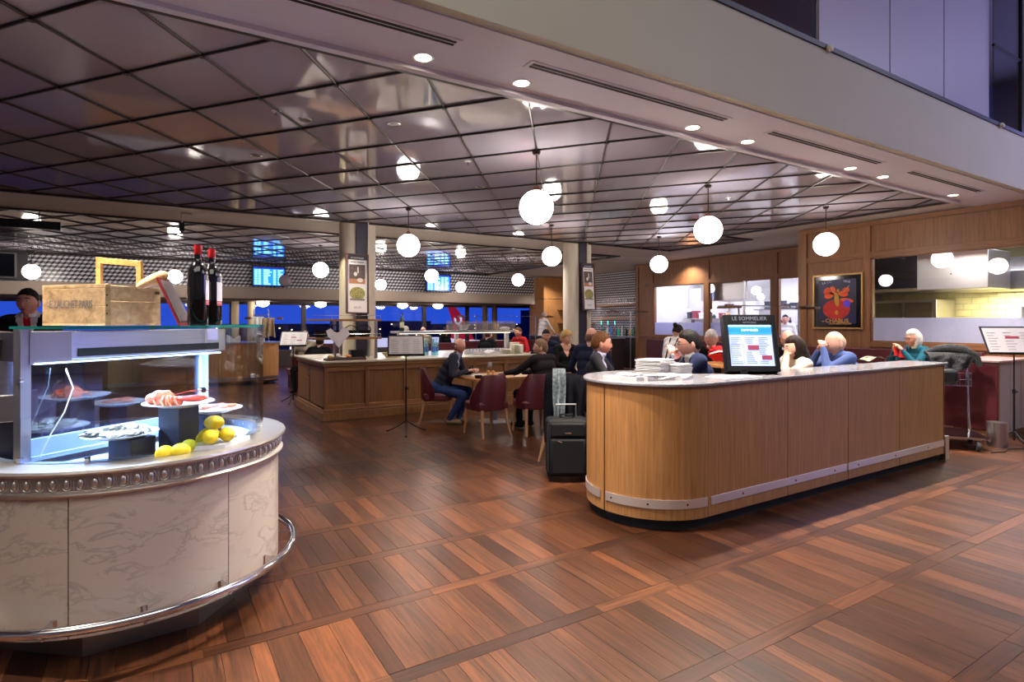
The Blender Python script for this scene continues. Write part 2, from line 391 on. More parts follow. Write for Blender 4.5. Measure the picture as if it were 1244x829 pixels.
# soffit over the front edge, with its trim, and the fascia of the upper floor
soffit = struct('ceiling_soffit', MB().box(-6, 2.97, ZC-.02, 13, 3.72, ZC+.7).box(-6, 3.64, ZC-.05, 9.9, 3.70, ZC-.01), SOFFIT)
FASC = mat('fascia_paint', (190, 186, 164), .75, var=.03, vscale=1.5)
struct('wall_fascia', MB().box(-9, 2.90, ZC-.01, 16, 2.97, 3.99), FASC)
struct('trim_1', MB().box(-9, 2.885, 3.99, 16, 3.05, 4.035), mat('edge_strip_black', (18, 18, 20), .4))
for x0, x1 in ((-.4, 1.58), (2.15, 4.15), (4.78, 6.73), (7.42, 9.33), (-3.0, -1.05)):
    t = thing('air_vent', '', 'vent', ((x0+x1)/2, 3.22, ZC-.02), group='slot vents in the soffit')
    t['label'] = {-.4: 'long slotted air vent above the big glossy ceiling panels, nearest the camera', 2.15: 'slotted air vent second from the left in white soffit', 4.78: 'slotted air vent third from the left in white soffit', 7.42: 'slotted air vent in the soffit nearest the oak wall', -3.0: 'slotted air vent out beyond the left end of the soffit'}[x0]
    h = (x1-x0)/2
    part('vent_frame', MB().box(-h-.03, -.055, -.004, h+.03, .055, .0), SOFFIT, t)
    for yy in (-.028, .01): part('slot', MB().box(-h, yy, -.007, h, yy+.022, -.0035), SLOT, t)
LAMPE = mat('downlight_lens', (255, 244, 225), .3, emit=14, ecol=(255, 236, 205))
dl_l = {-1.1: 'round downlight in the soffit left of the photo edge', -.35: 'round downlight in the soffit, second beyond the left edge', 1.49: 'round downlight left of all others in soffit, beside longest vent', 2.26: 'round downlight in soffit just left of the second slot vent', 4.08: 'round downlight above the globe lamp right of centre',
        4.85: 'round downlight just left of third slot vent', 6.69: 'round downlight at the right end of third slot vent', 7.42: 'round downlight at the left end of the vent nearest the oak wall', 9.32: 'round downlight at the right corner of glossy ceiling'}
for x in dl_l:
    t = thing('downlight', dl_l[x], 'ceiling light', (x, 3.51, ZC-.02), group='downlights in the soffit')
    part('trim_ring', MB().lathe([(.052, -.002), (.068, -.006), (.072, 0), (.052, 0)], 20), WHITE, t)
    part('reflector', MB().lathe([(.052, -.003), (.04, -.001), (.0, -.001)], 20), LAMPE, t)
    spot('downlight_beam', (x, 3.50, ZC-.05), (x+.05, 3.0, 0), 270, WARM, 100, .7, .03)
# small recessed ceiling spots and sprinklers in the glossy ceiling
RSL = ['dark recessed spot in glossy ceiling above the seafood case', 'dark recessed spot in glossy ceiling over the crate handle', 'dark recessed spot in glossy ceiling left of the biggest globe', 'recessed spot in glossy ceiling nearest the left column', 'recessed spot in glossy ceiling behind the biggest globe', 'recessed spot in glossy ceiling above the kiosk', 'recessed spot in the glossy ceiling near the chablis poster', 'dark recessed spot nearest the camera in glossy ceiling', 'recessed spot in glossy ceiling near right column', 'recessed spot in the glossy ceiling between the two columns']
SPL = ['white sprinkler head in glossy ceiling above wine bottles', 'white sprinkler head under glossy ceiling left of the biggest globe', 'white sprinkler head under glossy ceiling between the columns', 'white sprinkler head under the glossy ceiling right of biggest globe']
for n, (x, y) in enumerate(((1.1, 5.2), (.9, 6.6), (3.6, 6.6), (2.2, 9.2), (5.6, 6.5), (7.0, 7.6), (8.4, 6.3), (1.8, 4.9), (5.9, 9.3), (4.4, 8.7))):
    t = thing('recessed_spot', RSL[n], 'ceiling light', (x, y, ZC+.003), group='recessed spots in glossy ceiling'+(' centre' if n > 4 else ''))
    part('trim_ring', MB().lathe([(.045, -.002), (.058, -.006), (.062, 0), (.045, 0)], 16), STEEL, t)
    part('lens', MB().lathe([(.045, -.003), (0, -.003)], 16), mat('dark_lens', (40, 34, 30), .3), t)
for n, (x, y) in enumerate(((.85, 5.1), (2.9, 5.6), (3.7, 9.0), (6.9, 5.3))):
    t = thing('sprinkler', SPL[n], 'sprinkler', (x, y, ZC), group='sprinkler heads on the glossy ceiling')
    part('escutcheon', MB().lathe([(0, -.01), (.035, -.006), (.04, 0)], 14), WHITE, t); part('head', MB().cyl((0, 0, -.01), (0, 0, -.035), .008, n=8).lathe([(0, -.037), (.018, -.036), (0, -.034)], 10), CHROME, t)

# ---------------- upper floor behind the fascia ----------------
UPW = mat('upper_white_panel', (176, 172, 190), .35, coat=.2)
PX = [5.24, 6.57, 7.83, 9.12]
wu = thing('partition', 'pale lilac glass wall panels above the fascia at top right', 'partition', (5.24, 3.05, 4.035))
for a, b in zip(PX, PX[1:]): part('panel', MB().box(a+.012-5.24, -.01, 0, b-.012-5.24, .02, 2.2), UPW, wu)
part('backing_frame', MB().box(0, .021, 0, 3.88, .05, 2.2), BLACK, wu)
bl = thing('balustrade', 'smoked glass balustrade above the fascia, left of pale panels', 'railing', (1, 3.0, 4.035))
SMK = glass('smoked_glass', (.5, .5, .52))
for a in (0, 1.4, 2.8): part('glass_pane', MB().box(a+.01, 0, 0, a+1.39, .012, 1.1), SMK, bl)
part('handrail', MB().box(0, -.02, 1.1, 4.2, .03, 1.14), BLACK, bl)
bl2 = thing('balustrade', 'smoked glass railing above the fascia at right edge', 'railing', (9.14, 3.0, 4.035))
part('glass_pane', MB().box(0, 0, 0, .9, .012, 2.1), SMK, bl2); part('handrail', MB().box(0, -.01, 1.05, .9, .02, 1.08), BLACK, bl2)
part('post', MB().box(.88, -.02, 0, .93, .04, 2.1), BLACK, bl2)
struct('wall_upper_back', MB().box(-9, 5.4, 4.0, 16, 5.5, 7), mat('upper_louvre_wall', (150, 112, 66), .6))
lv = MB()
for i in range(24): lv.box(-4, 5.34, 4.1+i*.12, 6.5, 5.4, 4.1+i*.12+.09)
struct('trim_2', lv, wood('louvre_wood', (120, 86, 48), (160, 120, 70), 'X'))
struct('floor_upper', MB().box(-9, 2.98, 3.9, 16, 5.5, 3.985), mat('upper_floor', (90, 84, 80), .5))
for n, x in enumerate((5.24, 9.1)):
    single('cable_plug', MB().ball((0, 0, 0), (.045, .03, .03), 12, 8), mat('white_putty', (214, 206, 186), .6), ['small cream plug on the black strip left of pale panels', 'small cream plug on the black strip right of pale panels'][n], 'fitting', (x-.1, 2.875, 4.0))

# ---------------- hall shell around the camera ----------------
HALL = mat('hall_paint', (150, 144, 150), .8)
struct('ceiling_hall', MB().box(-9, -8, 7, 16.5, 5.5, 7.1), HALL)
struct('wall_hall_back', MB().box(-9, -8.1, 0, 16.5, -8, 7), HALL); struct('wall_hall_left', MB().box(-9.1, -8, 0, -9, 21, 7), HALL); struct('wall_hall_right', MB().box(16.5, -8, 0, 16.6, 21, 7), HALL)
# ---------------- oak wall on the right (near part, faces the room at X=10.55) ----------------
XR = 10.55
def framed_wall(name, X, y0, y1, z0, z1, holes, stiles, rails, thick=.12, label=None):
    """panelled wall in plane X facing -X: stiles at ys, rails at zs, panels between them, openings left free"""
    w = struct(name, MB(), OAKW) if False else None
    root = thing_struct(name)
    for a, b in stiles: part('stile', MB().box(X-.03, a, z0, X+thick, b, z1), OAKW, root, bevel=.004)
    for a, b, ya, yb in rails: part('rail', MB().box(X-.028, ya, a, X+thick, yb, b), OAKY, root, bevel=.004)
    for ya, yb, za, zb in holes: part('wood_panel', MB().box(X, ya, za, X+thick*.8, yb, zb), OAKW, root)
    return root
def thing_struct(name):
    o = bpy.data.objects.new(name, None); COL.objects.link(o); o['kind'] = 'structure'; return o
framed_wall('wall_right', XR, 2.4, 6.43, 0, 3.28,
    [(2.4, 6.4, 2.75, 3.2), (5.3, 6.35, 2.45, 2.75), (5.3, 6.35, .1, 2.45), (2.4, 5.2, .1, 1.1)],
    [(6.33, 6.43), (5.18, 5.30), (2.3, 2.42)], [(3.2, 3.28, 2.4, 6.43), (2.64, 2.75, 2.4, 6.33), (1.1, 1.19, 2.4, 5.2), (0, .12, 2.4, 6.4)])
struct('trim_3', MB().box(XR-.02, 6.43, 0, 12.75, 6.5, 3.28), OAKW)
struct('trim_4', MB().box(XR-.05, 2.4, 3.2, XR+.02, 6.45, 3.28), OAKY)
# far part at X=12.75 with three kitchen windows
XL = 12.75
WINS = [(6.9, 8.38), (8.56, 10.4), (10.57, 12.45)]
framed_wall('wall_right_far', XL, 6.5, 13.2, 0, 3.28, [(6.5, 8.47, 2.68, 3.2), (8.47, 10.48, 2.68, 3.2), (10.48, 13.1, 2.68, 3.2), (6.5, 12.5, .1, 1.05), (12.5, 13.1, .1, 2.6)],
    [(6.5, 6.9), (8.38, 8.56), (10.4, 10.57), (12.45, 12.62), (13.08, 13.2)], [(3.2, 3.28, 6.5, 13.2), (2.58, 2.68, 6.5, 13.2), (1.05, 1.12, 6.5, 13.2), (0, .12, 6.5, 13.2)])
FROST = glass('frosted_glass', body=(206, 208, 236), bodyfac=.82)
KGL = glass('kitchen_window_glass', refl=1.1)
def window(n, X, ya, yb, za, zb, zf, frame=CHROME):
    w = thing_struct('window_%d' % n)
    part('glass_pane', MB().box(X, ya, za, X+.01, yb, zb), KGL, w); part('frosted_band', MB().box(X+.012, ya, za, X+.016, yb, zf), FROST, w)
    mb = MB()
    mb.box(X-.012, ya, za, X+.03, ya+.025, zb).box(X-.012, yb-.025, za, X+.03, yb, zb).box(X-.012, ya, za, X+.03, yb, za+.02).box(X-.012, ya, zb-.02, X+.03, yb, zb)
    part('window_frame', mb, frame, w); return w
window(1, XR, 2.42, 5.18, 1.19, 2.64, 1.60, OAKY)
for n, (a, b) in enumerate(WINS): window(2+n, XL, a, b, 1.12, 2.58, 1.50 if n != 0 else 1.2, OAKW)
part('mullion', MB().box(XL-.02, 9.3, 1.12, XL+.03, 9.35, 2.58), STEEL, thing_struct('trim_5'))
# --- right kitchen behind window 1 ---
KW = mat('kitchen_white', (214, 212, 214), .5)
struct('wall_kitchen', MB().box(10.7, 6.3, 0, 16, 6.4, 3.2).box(10.7, 0.2, 0, 16, .3, 3.2).box(13.3, .3, 0, 13.4, 6.3, 3.2), mat('tile_grout', (150, 140, 100), .8))
struct('ceiling_kitchen', MB().box(10.7, .3, 3.0, 16, 6.3, 3.1), KW); struct('floor_kitchen', MB().box(10.7, .3, -.01, 13.3, 6.3, .004), mat('kitchen_floor', (90, 60, 50), .5))
TILE = mat('cream_tile', (226, 216, 160), .15, var=.04)
tiles = thing_struct('wall_tiled')
tm = MB().box(-.01, .003, .003, .012, .257, .117).mesh('tile', TILE, 0)
for r in range(9):
    for c in range(16):
        link('tile', tm, tiles, (13.28, 2.1+c*.26+(r % 2)*.13, 1.16+r*.12))
kx = lambda n, l, c, p, mb, m, bv=.004: single(n, mb, m, l, c, p, bevel=bv)
hd = thing('extractor_hood', 'long stainless extractor hood above cream tiled kitchen wall', 'hood', (12.3, .5, 2.1))
part('canopy', MB().prism([(0, 0), (.95, 0), (.95, .5), (.25, .55), (0, .3)], 0, 4.2, M=Matrix(((1, 0, 0, 0), (0, 0, 1, 0), (0, 1, 0, 0), (0, 0, 0, 1)))), STEEL, hd, bevel=.004)
part('rim', MB().box(-.02, 0, -.02, .95, 4.2, .0), mat('hood_rim', (190, 180, 140), .3, .6), hd)
h2 = thing('extractor_hood', 'shiny blue grey steel hood box hanging nearest the kitchen window', 'hood', (11.2, 3.75, 2.08))
part('canopy', MB().box(0, 0, 0, .9, 1.0, .62), STEEL, h2, bevel=.004); part('rivet', MB().ball((-.0, .5, .25), .012, 8, 6), BLACK, h2)
h3 = thing('extractor_hood', 'dark flat steel hood at the left end of kitchen window', 'hood', (12.0, 4.95, 2.1))
part('canopy', MB().box(0, 0, .08, 1.2, 1.2, .7), mat('dark_steel', (70, 66, 66), .35, .7), h3); part('filter_rim', MB().box(-.05, -.05, 0, 1.2, 1.25, .06), mat('hood_rim', 0), h3)
ov = thing('oven', 'stainless oven cabinet with glass doors left of the cream tiles', 'oven', (12.3, 4.9, 0))
part('body', MB().box(0, 0, .9, .8, 1.1, 1.95), STEEL, ov, bevel=.005)
for a in (.06, .58): part('door', MB().box(-.02, a, 1.45, 0, a+.46, 1.9), mat('oven_glass', (120, 116, 84), .1, .2), ov)
part('stand', MB().box(.02, .02, 0, .78, 1.08, .9), STEEL, ov)
gr = thing('salamander_grill', 'small steel grill standing in front of cream kitchen tiles', 'grill', (12.4, 2.7, 1.25))
part('body', MB().box(0, 0, .25, .5, 1.0, .55), STEEL, gr, bevel=.005); part('shelf', MB().box(-.1, -.05, .5, .45, .6, .56), STEEL, gr)
part('front_grille', MB().box(-.02, .05, .28, 0, .95, .48), mat('dark_steel', 0), gr)
for a in (0.03, .97): part('leg', MB().box(.1, a-.015, 0, .4, a+.015, .25), STEEL, gr)
wb = thing('work_counter', 'stainless kitchen counter hidden behind the frosted glass', 'counter', (12.3, .9, 0)); part('top', MB().box(-.1, 0, 1.2, .9, 3.9, 1.25), STEEL, wb); part('body', MB().box(0, 0, 0, .9, 3.9, 1.2), STEEL, wb)
TUBE = mat('tube_light', (240, 244, 255), .5, emit=4, ecol=(225, 230, 255))
for n, (x, y, l) in enumerate(((11.3, 1.4, 1.5), (11.3, 4.1, 1.2))):
    t = thing('tube_light', ['bright fluorescent panel on the kitchen ceiling at right edge', 'fluorescent panel on kitchen ceiling above the steel hoods'][n], 'ceiling light', (x, y, 2.995))
    part('housing', MB().box(-.12, -.02, -.03, .12, l+.02, 0), KW, t); part('diffuser', MB().box(-.1, 0, -.045, .1, l, -.03), TUBE, t)
area('tile_fill_light', (12.75, 2.7, 2.06), (0, 0, 0), .5, 3.4, 90, (1, .93, .7))  # fill added below the hood to brighten the tiles; no fitting modelled
area('kitchen_lamp', (11.6, 3, 2.9), (0, 0, 0), 1.4, 3.5, 55, (.92, .93, 1))
# --- bright kitchen behind the far windows ---
struct('wall_kitchen_far', MB().box(15.6, 6.4, 0, 15.7, 13.6, 3.2).box(12.9, 13.1, 0, 15.6, 13.19, 3.2).box(12.9, 6.42, 0, 15.6, 6.5, 3.2), KW)
struct('ceiling_kitchen_far', MB().box(12.9, 6.4, 2.95, 15.6, 13.4, 3.05), KW)
struct('floor_kitchen_far', MB().box(12.9, 6.5, -.01, 15.6, 13.3, .004), KW)
area('kitchen_lamp', (14.1, 9.9, 2.9), (0, 0, 0), 2, 6, 100, (.88, .88, 1))
for n, y in enumerate((7.6, 8.75, 11.8)):
    t = thing('tube_light', ['light panel', 'middle light panel', 'far light panel'][n]+' on ceiling of the white kitchen', 'ceiling light', (14, y, 2.94))
    part('housing', MB().box(-.4, -.65, -.02, .4, .65, 0), KW, t); part('diffuser', MB().box(-.35, -.6, -.035, .35, .6, -.02), TUBE, t)
rnd = random.Random(5)
for n, (y, z, l) in enumerate(((7.0, 1.35, 1.6), (7.0, 1.8, 1.6), (8.9, 1.4, 1.5), (8.9, 1.85, 1.5), (11, 1.6, 1.9))):
    sh = thing('wall_shelf', ['lower', 'upper', 'lower', 'upper', 'single'][n]+' steel shelf in the white kitchen '+['behind third window', 'behind third window', 'behind second window', 'behind second window', 'behind first window'][n], 'shelf', (14.6, y, z))
    part('board', MB().box(0, 0, 0, .45, l, .03), STEEL, sh)
    for a in (.1, l-.1): part('bracket', MB().box(.2, a, -.15, .9, a+.03, 0), STEEL, sh)
    names = [('storage_box', (230, 228, 230)), ('storage_jar', (200, 150, 90)), ('storage_box', (60, 66, 84)), ('bottle', (40, 70, 60)), ('bowl_stack', (225, 225, 232)), ('storage_box', (150, 60, 60))]
    yy = .08; k = 0
    while yy < l-.15:
        nm, c = names[rnd.randrange(6)]; w = rnd.uniform(.08, .2); hh = rnd.uniform(.1, .3); mb = MB()
        if nm == 'storage_box': mb.box(-.1, -w/2, 0, .1, w/2, hh*.8).box(-.11, -w/2-.008, hh*.8-.03, .11, w/2+.008, hh*.8)
        elif nm == 'bowl_stack':
            for q in range(4): mb.lathe([(.03, q*.025), (w*.5, q*.025+.05), (w*.48, q*.025+.05), (.0, q*.025+.01)], 12)
        else: mb.lathe([(0, 0), (w*.35, 0), (w*.35, hh*.6), (w*.15, hh*.75), (w*.15, hh), (0, hh)], 12)
        wn_ = {'storage_box': 'box', 'storage_jar': 'jar', 'bottle': 'bottle', 'bowl_stack': 'bowls'}[nm]
        single(nm, mb, mat('kitchenware_%d' % names.index((nm, c)), c, .5), '%s on %s kitchen shelf, %s from left' % ({0: 'white container', 1: 'amber jar', 2: 'dark box', 3: 'green bottle', 4: 'white bowl stack', 5: 'dull red box'}[names.index((nm, c))],
            ['lower third-window', 'upper third-window', 'lower second-window', 'upper second-window', 'first-window'][n], ['first', 'second', 'third', 'fourth', 'fifth', 'sixth', 'seventh', 'eighth', 'ninth', 'tenth', 'eleventh', 'twelfth'][k]), wn_, (14.8, y+l-yy, z+.03), group='kitchenware on the steel shelves')
        yy += w+rnd.uniform(.06, .14); k += 1
cb = thing('wall_cupboard', 'tall pale cupboard in the white kitchen behind first window', 'cupboard', (15.0, 11.9, 0)); part('body', MB().box(0, 0, 0, .5, 1.2, 2.6), KW, cb, bevel=.01); part('door', MB().box(-.02, .03, .1, 0, .58, 2.5), KW, cb); part('door', MB().box(-.02, .62, .1, 0, 1.17, 2.5), KW, cb)
hk = thing('extractor_hood', 'grey hood hanging in the white kitchen behind the second window', 'hood', (13.0, 9.4, 2.1)); part('canopy', MB().box(0, 0, 0, 1.2, 1.5, .55), STEEL, hk); part('duct', MB().box(.4, .4, .55, .8, .9, 1.0), STEEL, hk)

# ---------------- bar recess at X=13.95 with tumbling block tiles ----------------
TB = [mat('tile_pale', (232, 232, 238), .3), mat('tile_mid', (124, 122, 132), .3), mat('tile_dark', (34, 32, 38), .3)]
def blocks(wid, hei, s, fn):
    """tumbling block tiles: three rhombi in each cell, fn maps (u, v) to the wall"""
    mb = MB(); w = s*sqrt(3)/2; r = 0; v = 0
    while v < hei+s:
        u = -w+(r % 2)*w
        while u < wid+w:
            c = (u, v); P = [(u+s*cos(radians(90+60*k)), v+s*sin(radians(90+60*k))) for k in range(6)]
            for k, q in enumerate(((P[0], P[1], c, P[5]), (P[1], P[2], P[3], c), (c, P[3], P[4], P[5]))):
                cl = clip(list(q), 0, 0, wid, hei)
                if len(cl) > 2: mb.add([fn(a, b) for a, b in cl], [tuple(range(len(cl)))], k)
            u += 2*w
        v += 1.5*s; r += 1
    return mb
wb_ = struct('wall_bar', MB().box(13.95, 13.2, 0, 14.1, 21, 3.3).box(12.9, 13.2, 0, 13.95, 13.3, 3.3), mat('bar_wall', (60, 58, 64), .6))
part('tile_field', blocks(6.2, 2.3, .055, lambda u, v: (13.945, 19.5-u, 1.0+v)), TB, wb_, stuff=True, smooth=0)
fr = struct('wall_frieze', MB().box(-6, 18.92, 2.2, 14.5, 19.0, 3.3), PLASTER)
part('tile_field', blocks(16.35, .70, .068, lambda u, v: (-3.6+u+.0, 18.915, 2.57+v)), TB, fr, stuff=True, smooth=0)
BULK = mat('bulkhead_plaster', (176, 160, 146), .7)
struct('trim_6', MB().box(-6, 18.80, 2.22, 12.6, 18.92, 2.56), BULK); struct('trim_7', MB().box(-6, 18.88, 3.27, 12.75, 18.95, 3.30), PLASTER)
struct('trim_8', MB().box(-6, 18.9, 2.17, 12.6, 21.0, 2.23), mat('reveal_brown', (96, 74, 60), .6))
pw = thing_struct('wall_oak_pier')
for zz in ((0, 2.4), (2.42, 3.26)): part('wood_panel', MB().box(12.8, 18.3, zz[0], 13.9, 19.3, zz[1]), wood('pier_oak', (150, 100, 56), (190, 138, 84), 'Z'), pw, bevel=.005)
# gallery box at the left end of the frieze
gb = thing('control_room_window', 'dark control room window in wall at far left', 'window', (-3.6, 18.7, 2.62))
part('box', MB().box(-1.5, 0, -.05, .82, .2, .68), mat('gallery_dark', (52, 50, 52), .5), gb); part('glass_pane', MB().box(-1.2, -.02, 0, .62, 0, .62), mat('dark_glass', (16, 18, 26), .08), gb)
mb = MB().box(.6, -.04, 0, .64, 0, .62).box(.2, -.04, 0, .22, 0, .62).box(-1.2, -.04, 0, .64, 0, .03).box(-1.2, -.04, .6, .64, 0, .63); part('window_frame', mb, STEEL, gb)
# ---------------- window wall at Y=21 and what lies outside ----------------
MUL = mat('mullion_brown', (70, 58, 54), .5); WGL = glass('night_window_glass', refl=.5)
mxs = [-4.7, -2.4, -.1, 2.12, 4.4, 6.65, 8.95, 10.85, 13.2]
ww = thing_struct('wall_window')
part('sill', MB().box(-6, 20.9, 0, 14.5, 21.1, .55), mat('sill_wall', (70, 60, 60), .6), ww); part('head', MB().box(-6, 20.95, 2.10, 14.5, 21.1, 2.35), MUL, ww)
for n, (a, b) in enumerate(zip(mxs, mxs[1:])):
    w = thing_struct('window_%d' % (5+n)); part('glass_pane', MB().box(a+.05, 21.0, .55, b-.05, 21.01, 2.12), WGL, w)
    part('window_frame', MB().box(a-.07, 20.95, .5, a+.07, 21.06, 2.15), MUL, w)
PALE = mat('pier_pale', (176, 160, 128), .6)
for n, x in enumerate((2.15, 2.62, 11.3, 11.75)): struct('trim_%d' % (10+n), MB().lathe([(.11, 0), (.11, 2.2)], 16, c=(x, 20.3, 0)), PALE if n < 2 else mat('pier_tan', (126, 98, 76), .6))
struct('ceiling_red', MB().box(10.9, 19.1, 2.36, 13.9, 20.9, 2.4).box(10.9, 19.05, 2.24, 13.0, 19.1, 2.4), mat('red_paint', (150, 22, 34), .5))
struct('ground', MB().box(-120, 21.3, -6, 300, 400, -5.5), mat('apron', (22, 26, 46), .7))
BLD = mat('night_building', (40, 44, 74), .8)
for n, (x, y, w, h_) in enumerate(((-22, 150, 30, 5), (10, 170, 40, 6.2), (40, 150, 26, 7), (78, 180, 50, 6), (116, 150, 36, 7.2), (66, 95, 17, 9.3))):
    t = thing('distant_building', ['low dark terminal building on the left horizon', 'low dark building on the horizon behind the menu column', 'dark hangar on the horizon right of menu column', 'long low building on horizon left of the tail fin', 'dark block on horizon beyond the barista', 'dark building just behind the red tail fin'][n], 'building', (x, y, -5.5))
    part('wall', MB().box(0, 0, 0, w, 8, h_), BLD, t); lt = MB()
    for k in range(14): a = rnd.uniform(1, w-1); z = rnd.uniform(1.5, h_-.3); lt.box(a, -.1, z, a+.35, 0, z+.22)
    part('window_light', lt, mat('city_light', (255, 220, 170), .5, emit=3), t, stuff=True)
tl = thing('airplane_tail', 'red airliner tail fin with white swirl seen through the window', 'airplane', (23.7, 50.0, -5.5))
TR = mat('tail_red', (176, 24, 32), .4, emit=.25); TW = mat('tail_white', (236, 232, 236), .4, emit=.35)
My = Matrix(((1, 0, 0, 0), (0, 0, 1, 0), (0, 1, 0, 0), (0, 0, 0, 1)))
part('tail_fin', MB().prism([(0, 8.9), (.45, 8.9), (2.1, 6.9), (2.9, 5.2), (.5, 5.2), (.7, 6.9)], 0, .3, M=My), TR, tl)
ring = [(1.15+.42*cos(a), 7.2+.5*sin(a)) for a in [radians(q) for q in range(-200, 70, 15)]]+[(1.15+.22*cos(a), 7.13+.28*sin(a)) for a in [radians(q) for q in range(55, -215, -15)]]
part('tail_emblem', MB().prism(ring, -.03, 0, M=My), TW, tl); part('fuselage', MB().lathe([(.2, 0), (1.5, 4), (1.9, 9), (1.9, 22)], 16, M=Matrix.Translation((8, .2, 3.6)) @ Matrix.Rotation(-pi/2, 4, 'Y')), TW, tl)
# ---------------- columns, posters, flight boards ----------------
COLM = mat('column_plaster', (206, 196, 180), .6); NAVY = mat('navy_channel', (40, 40, 62), .5)
def column(n, X):
    c = thing_struct('column_%d' % n)
    part('shaft', MB().box(X-.02, 10.08, 0, X+.36, 10.5, ZC), COLM, c, bevel=.01)
    part('round_side', MB().lathe([(.20, 0), (.20, ZC)], 24, c=(X-.03, 10.29, 0)), COLM, c)
    part('channel', MB().box(X+.0, 10.05, 0, X+.2, 10.09, ZC), NAVY, c); part('channel_edge', MB().box(X+.20, 10.02, 0, X+.215, 10.09, ZC), COLM, c)
column(1, 3.0); column(2, 8.0)
# poster print (flat art drawn as thin shapes)
PD = mat('poster_photo_dark', (74, 54, 52), .5, var=.5, vscale=18); PW = mat('poster_paper', (222, 218, 224), .5); PF = mat('poster_dark_frame', (70, 34, 28), .35)
PG = mat('print_grey', (120, 112, 118), .6); FOOD = mat('poster_salad', (176, 160, 96), .6, col2=(80, 92, 40), vscale=60)
def wine_poster(X, Y, z0, w, h, label, tilt=0):
    t = thing('menu_poster', label, 'poster', (X, Y, z0)); t.rotation_euler = (radians(-4), radians(tilt), radians(0))
    part('frame', MB().box(0, -.03, 0, .03, .02, h).box(w-.03, -.03, 0, w, .02, h).box(.03, -.03, 0, w-.03, .02, .02).box(.03, -.03, h-.02, w-.03, .02, h), PF, t)
    part('print', MB().box(.03, -.008, .02, w-.03, .01, h-.02), PW, t)
    part('header', MB().box(.03, -.012, h*.9, w-.03, -.008, h-.02), NAVY, t)
    part('photo', MB().box(.06, -.012, h*.5, w-.06, -.008, h*.82), PD, t)
    part('photo_tabletop', MB().box(.06, -.0135, h*.5, w-.06, -.012, h*.58), mat('photo_tan', (170, 112, 80), .5), t)
    e_ = lambda cx_, cz_, a_, b_: [(cx_+a_*cos(u_), cz_+b_*sin(u_)) for u_ in [i*pi/8 for i in range(16)]]
    part('photo_bowl', MB().prism(e_(w*.62, h*.56, w*.13, h*.035), -.0155, -.0135, M=My).prism(e_(w*.42, h*.66, w*.08, h*.035), -.0155, -.0135, M=My), mat('photo_pale', (206, 196, 196), .5), t)
    part('photo_bottle', MB().box(w*.5, -.0155, h*.68, w*.56, -.012, h*.78), mat('photo_pale', 0), t)
    part('plate_shape', MB().prism([(w/2+w*.34*cos(a), h*.335+h*.11*sin(a)) for a in [i*pi/10 for i in range(20)]], -.0, .0025, M=Matrix.Translation((0, -.012, 0)) @ My), FOOD, t)
    part('plate_rim', MB().box(w*.18, -.0135, h*.22, w*.82, -.009, h*.25), PG, t)
    part('title_print', MB().box(w*.2, -.0135, h*.853, w*.46, -.009, h*.868).box(w*.5, -.0135, h*.853, w*.8, -.009, h*.868), PG, t); text('20,50', .05*w/.34, PG, t, (w/2, -.014, h*.1), (pi/2, 0, 0)); text('LE SOMMELIER', .03*w/.34, PW, t, (w/2, -.014, h*.93), (pi/2, 0, 0))
    return t
wine_poster(2.78, 9.93, 1.68, .40, 1.05, 'tall framed menu poster on left pale column above the shelf', 1)
wine_poster(8.0, 9.93, 1.79, .36, 1.05, 'tall framed menu poster on the right pale column')
SCR = mat('screen_blue', (20, 90, 235), .3, emit=1.6, ecol=(20, 100, 255)); SLT = mat('screen_text', (180, 235, 255), .3, emit=2.0, ecol=(120, 220, 255)); SCD = mat('screen_header', (12, 30, 120), .3, emit=.8)
def board(x0, label):
    t = thing('flight_board', label, 'screen', (x0, 18.5, 2.62)); W_, H_ = .86, .55
    part('casing', MB().box(-.04, 0, -.04, W_+.04, .1, H_+.04), BLACK, t, bevel=.006); part('display', MB().box(0, -.006, 0, W_, 0, H_), SCR, t); part('header_bar', MB().box(0, -.008, H_-.06, W_, -.006, H_), SCD, t)
    r2 = random.Random(int(x0*10)); tx = MB()
    for k in range(9):
        z = .02+k*.052
        for a, b in ((.03, .1), (.13, .2), (.28, .28+r2.uniform(.1, .22)), (.55, .62), (.68, .68+r2.uniform(.05, .14))): tx.box(a, -.008, z, b, -.006, z+.028)
    part('text_rows', tx, SLT, t, stuff=True)
    for a in (.2, .66): part('hanger', MB().cyl((a, .06, H_+.04), (a, .06, .67), .012, n=8), BLACK, t)
board(2.45, 'blue flight information screen hanging in front of frieze, behind bottles'); board(8.0, 'blue flight information screen at right, behind a globe lamp')
sg = thing('hanging_sign', 'long thin black sign box hanging from ceiling at left edge', 'sign', (-4.5, 11.75, 3.02)); part('box', MB().box(0, 0, 0, 3.18, .12, .13), BLACK, sg, bevel=.005)
for a in (.4, 2.9): part('hanger', MB().cyl((a, .06, .13), (a, .06, .28), .008, n=6), BLACK, sg)
sn = thing('projector_sensor', 'small black sensor box on bracket under the plaster beam', 'sensor', (.35, 10.7, 3.0)); part('body', MB().box(-.04, -.05, 0, .04, .05, .14), BLACK, sn, bevel=.01); part('bracket', MB().cyl((.0, 0, .14), (.0, 0, .3), .012, n=8).box(.0, -.01, .28, .14, .01, .3), STEEL, sn); part('lens', MB().cyl((0, 0, -.03), (0, 0, 0), .02, n=10), BLACK, sn)

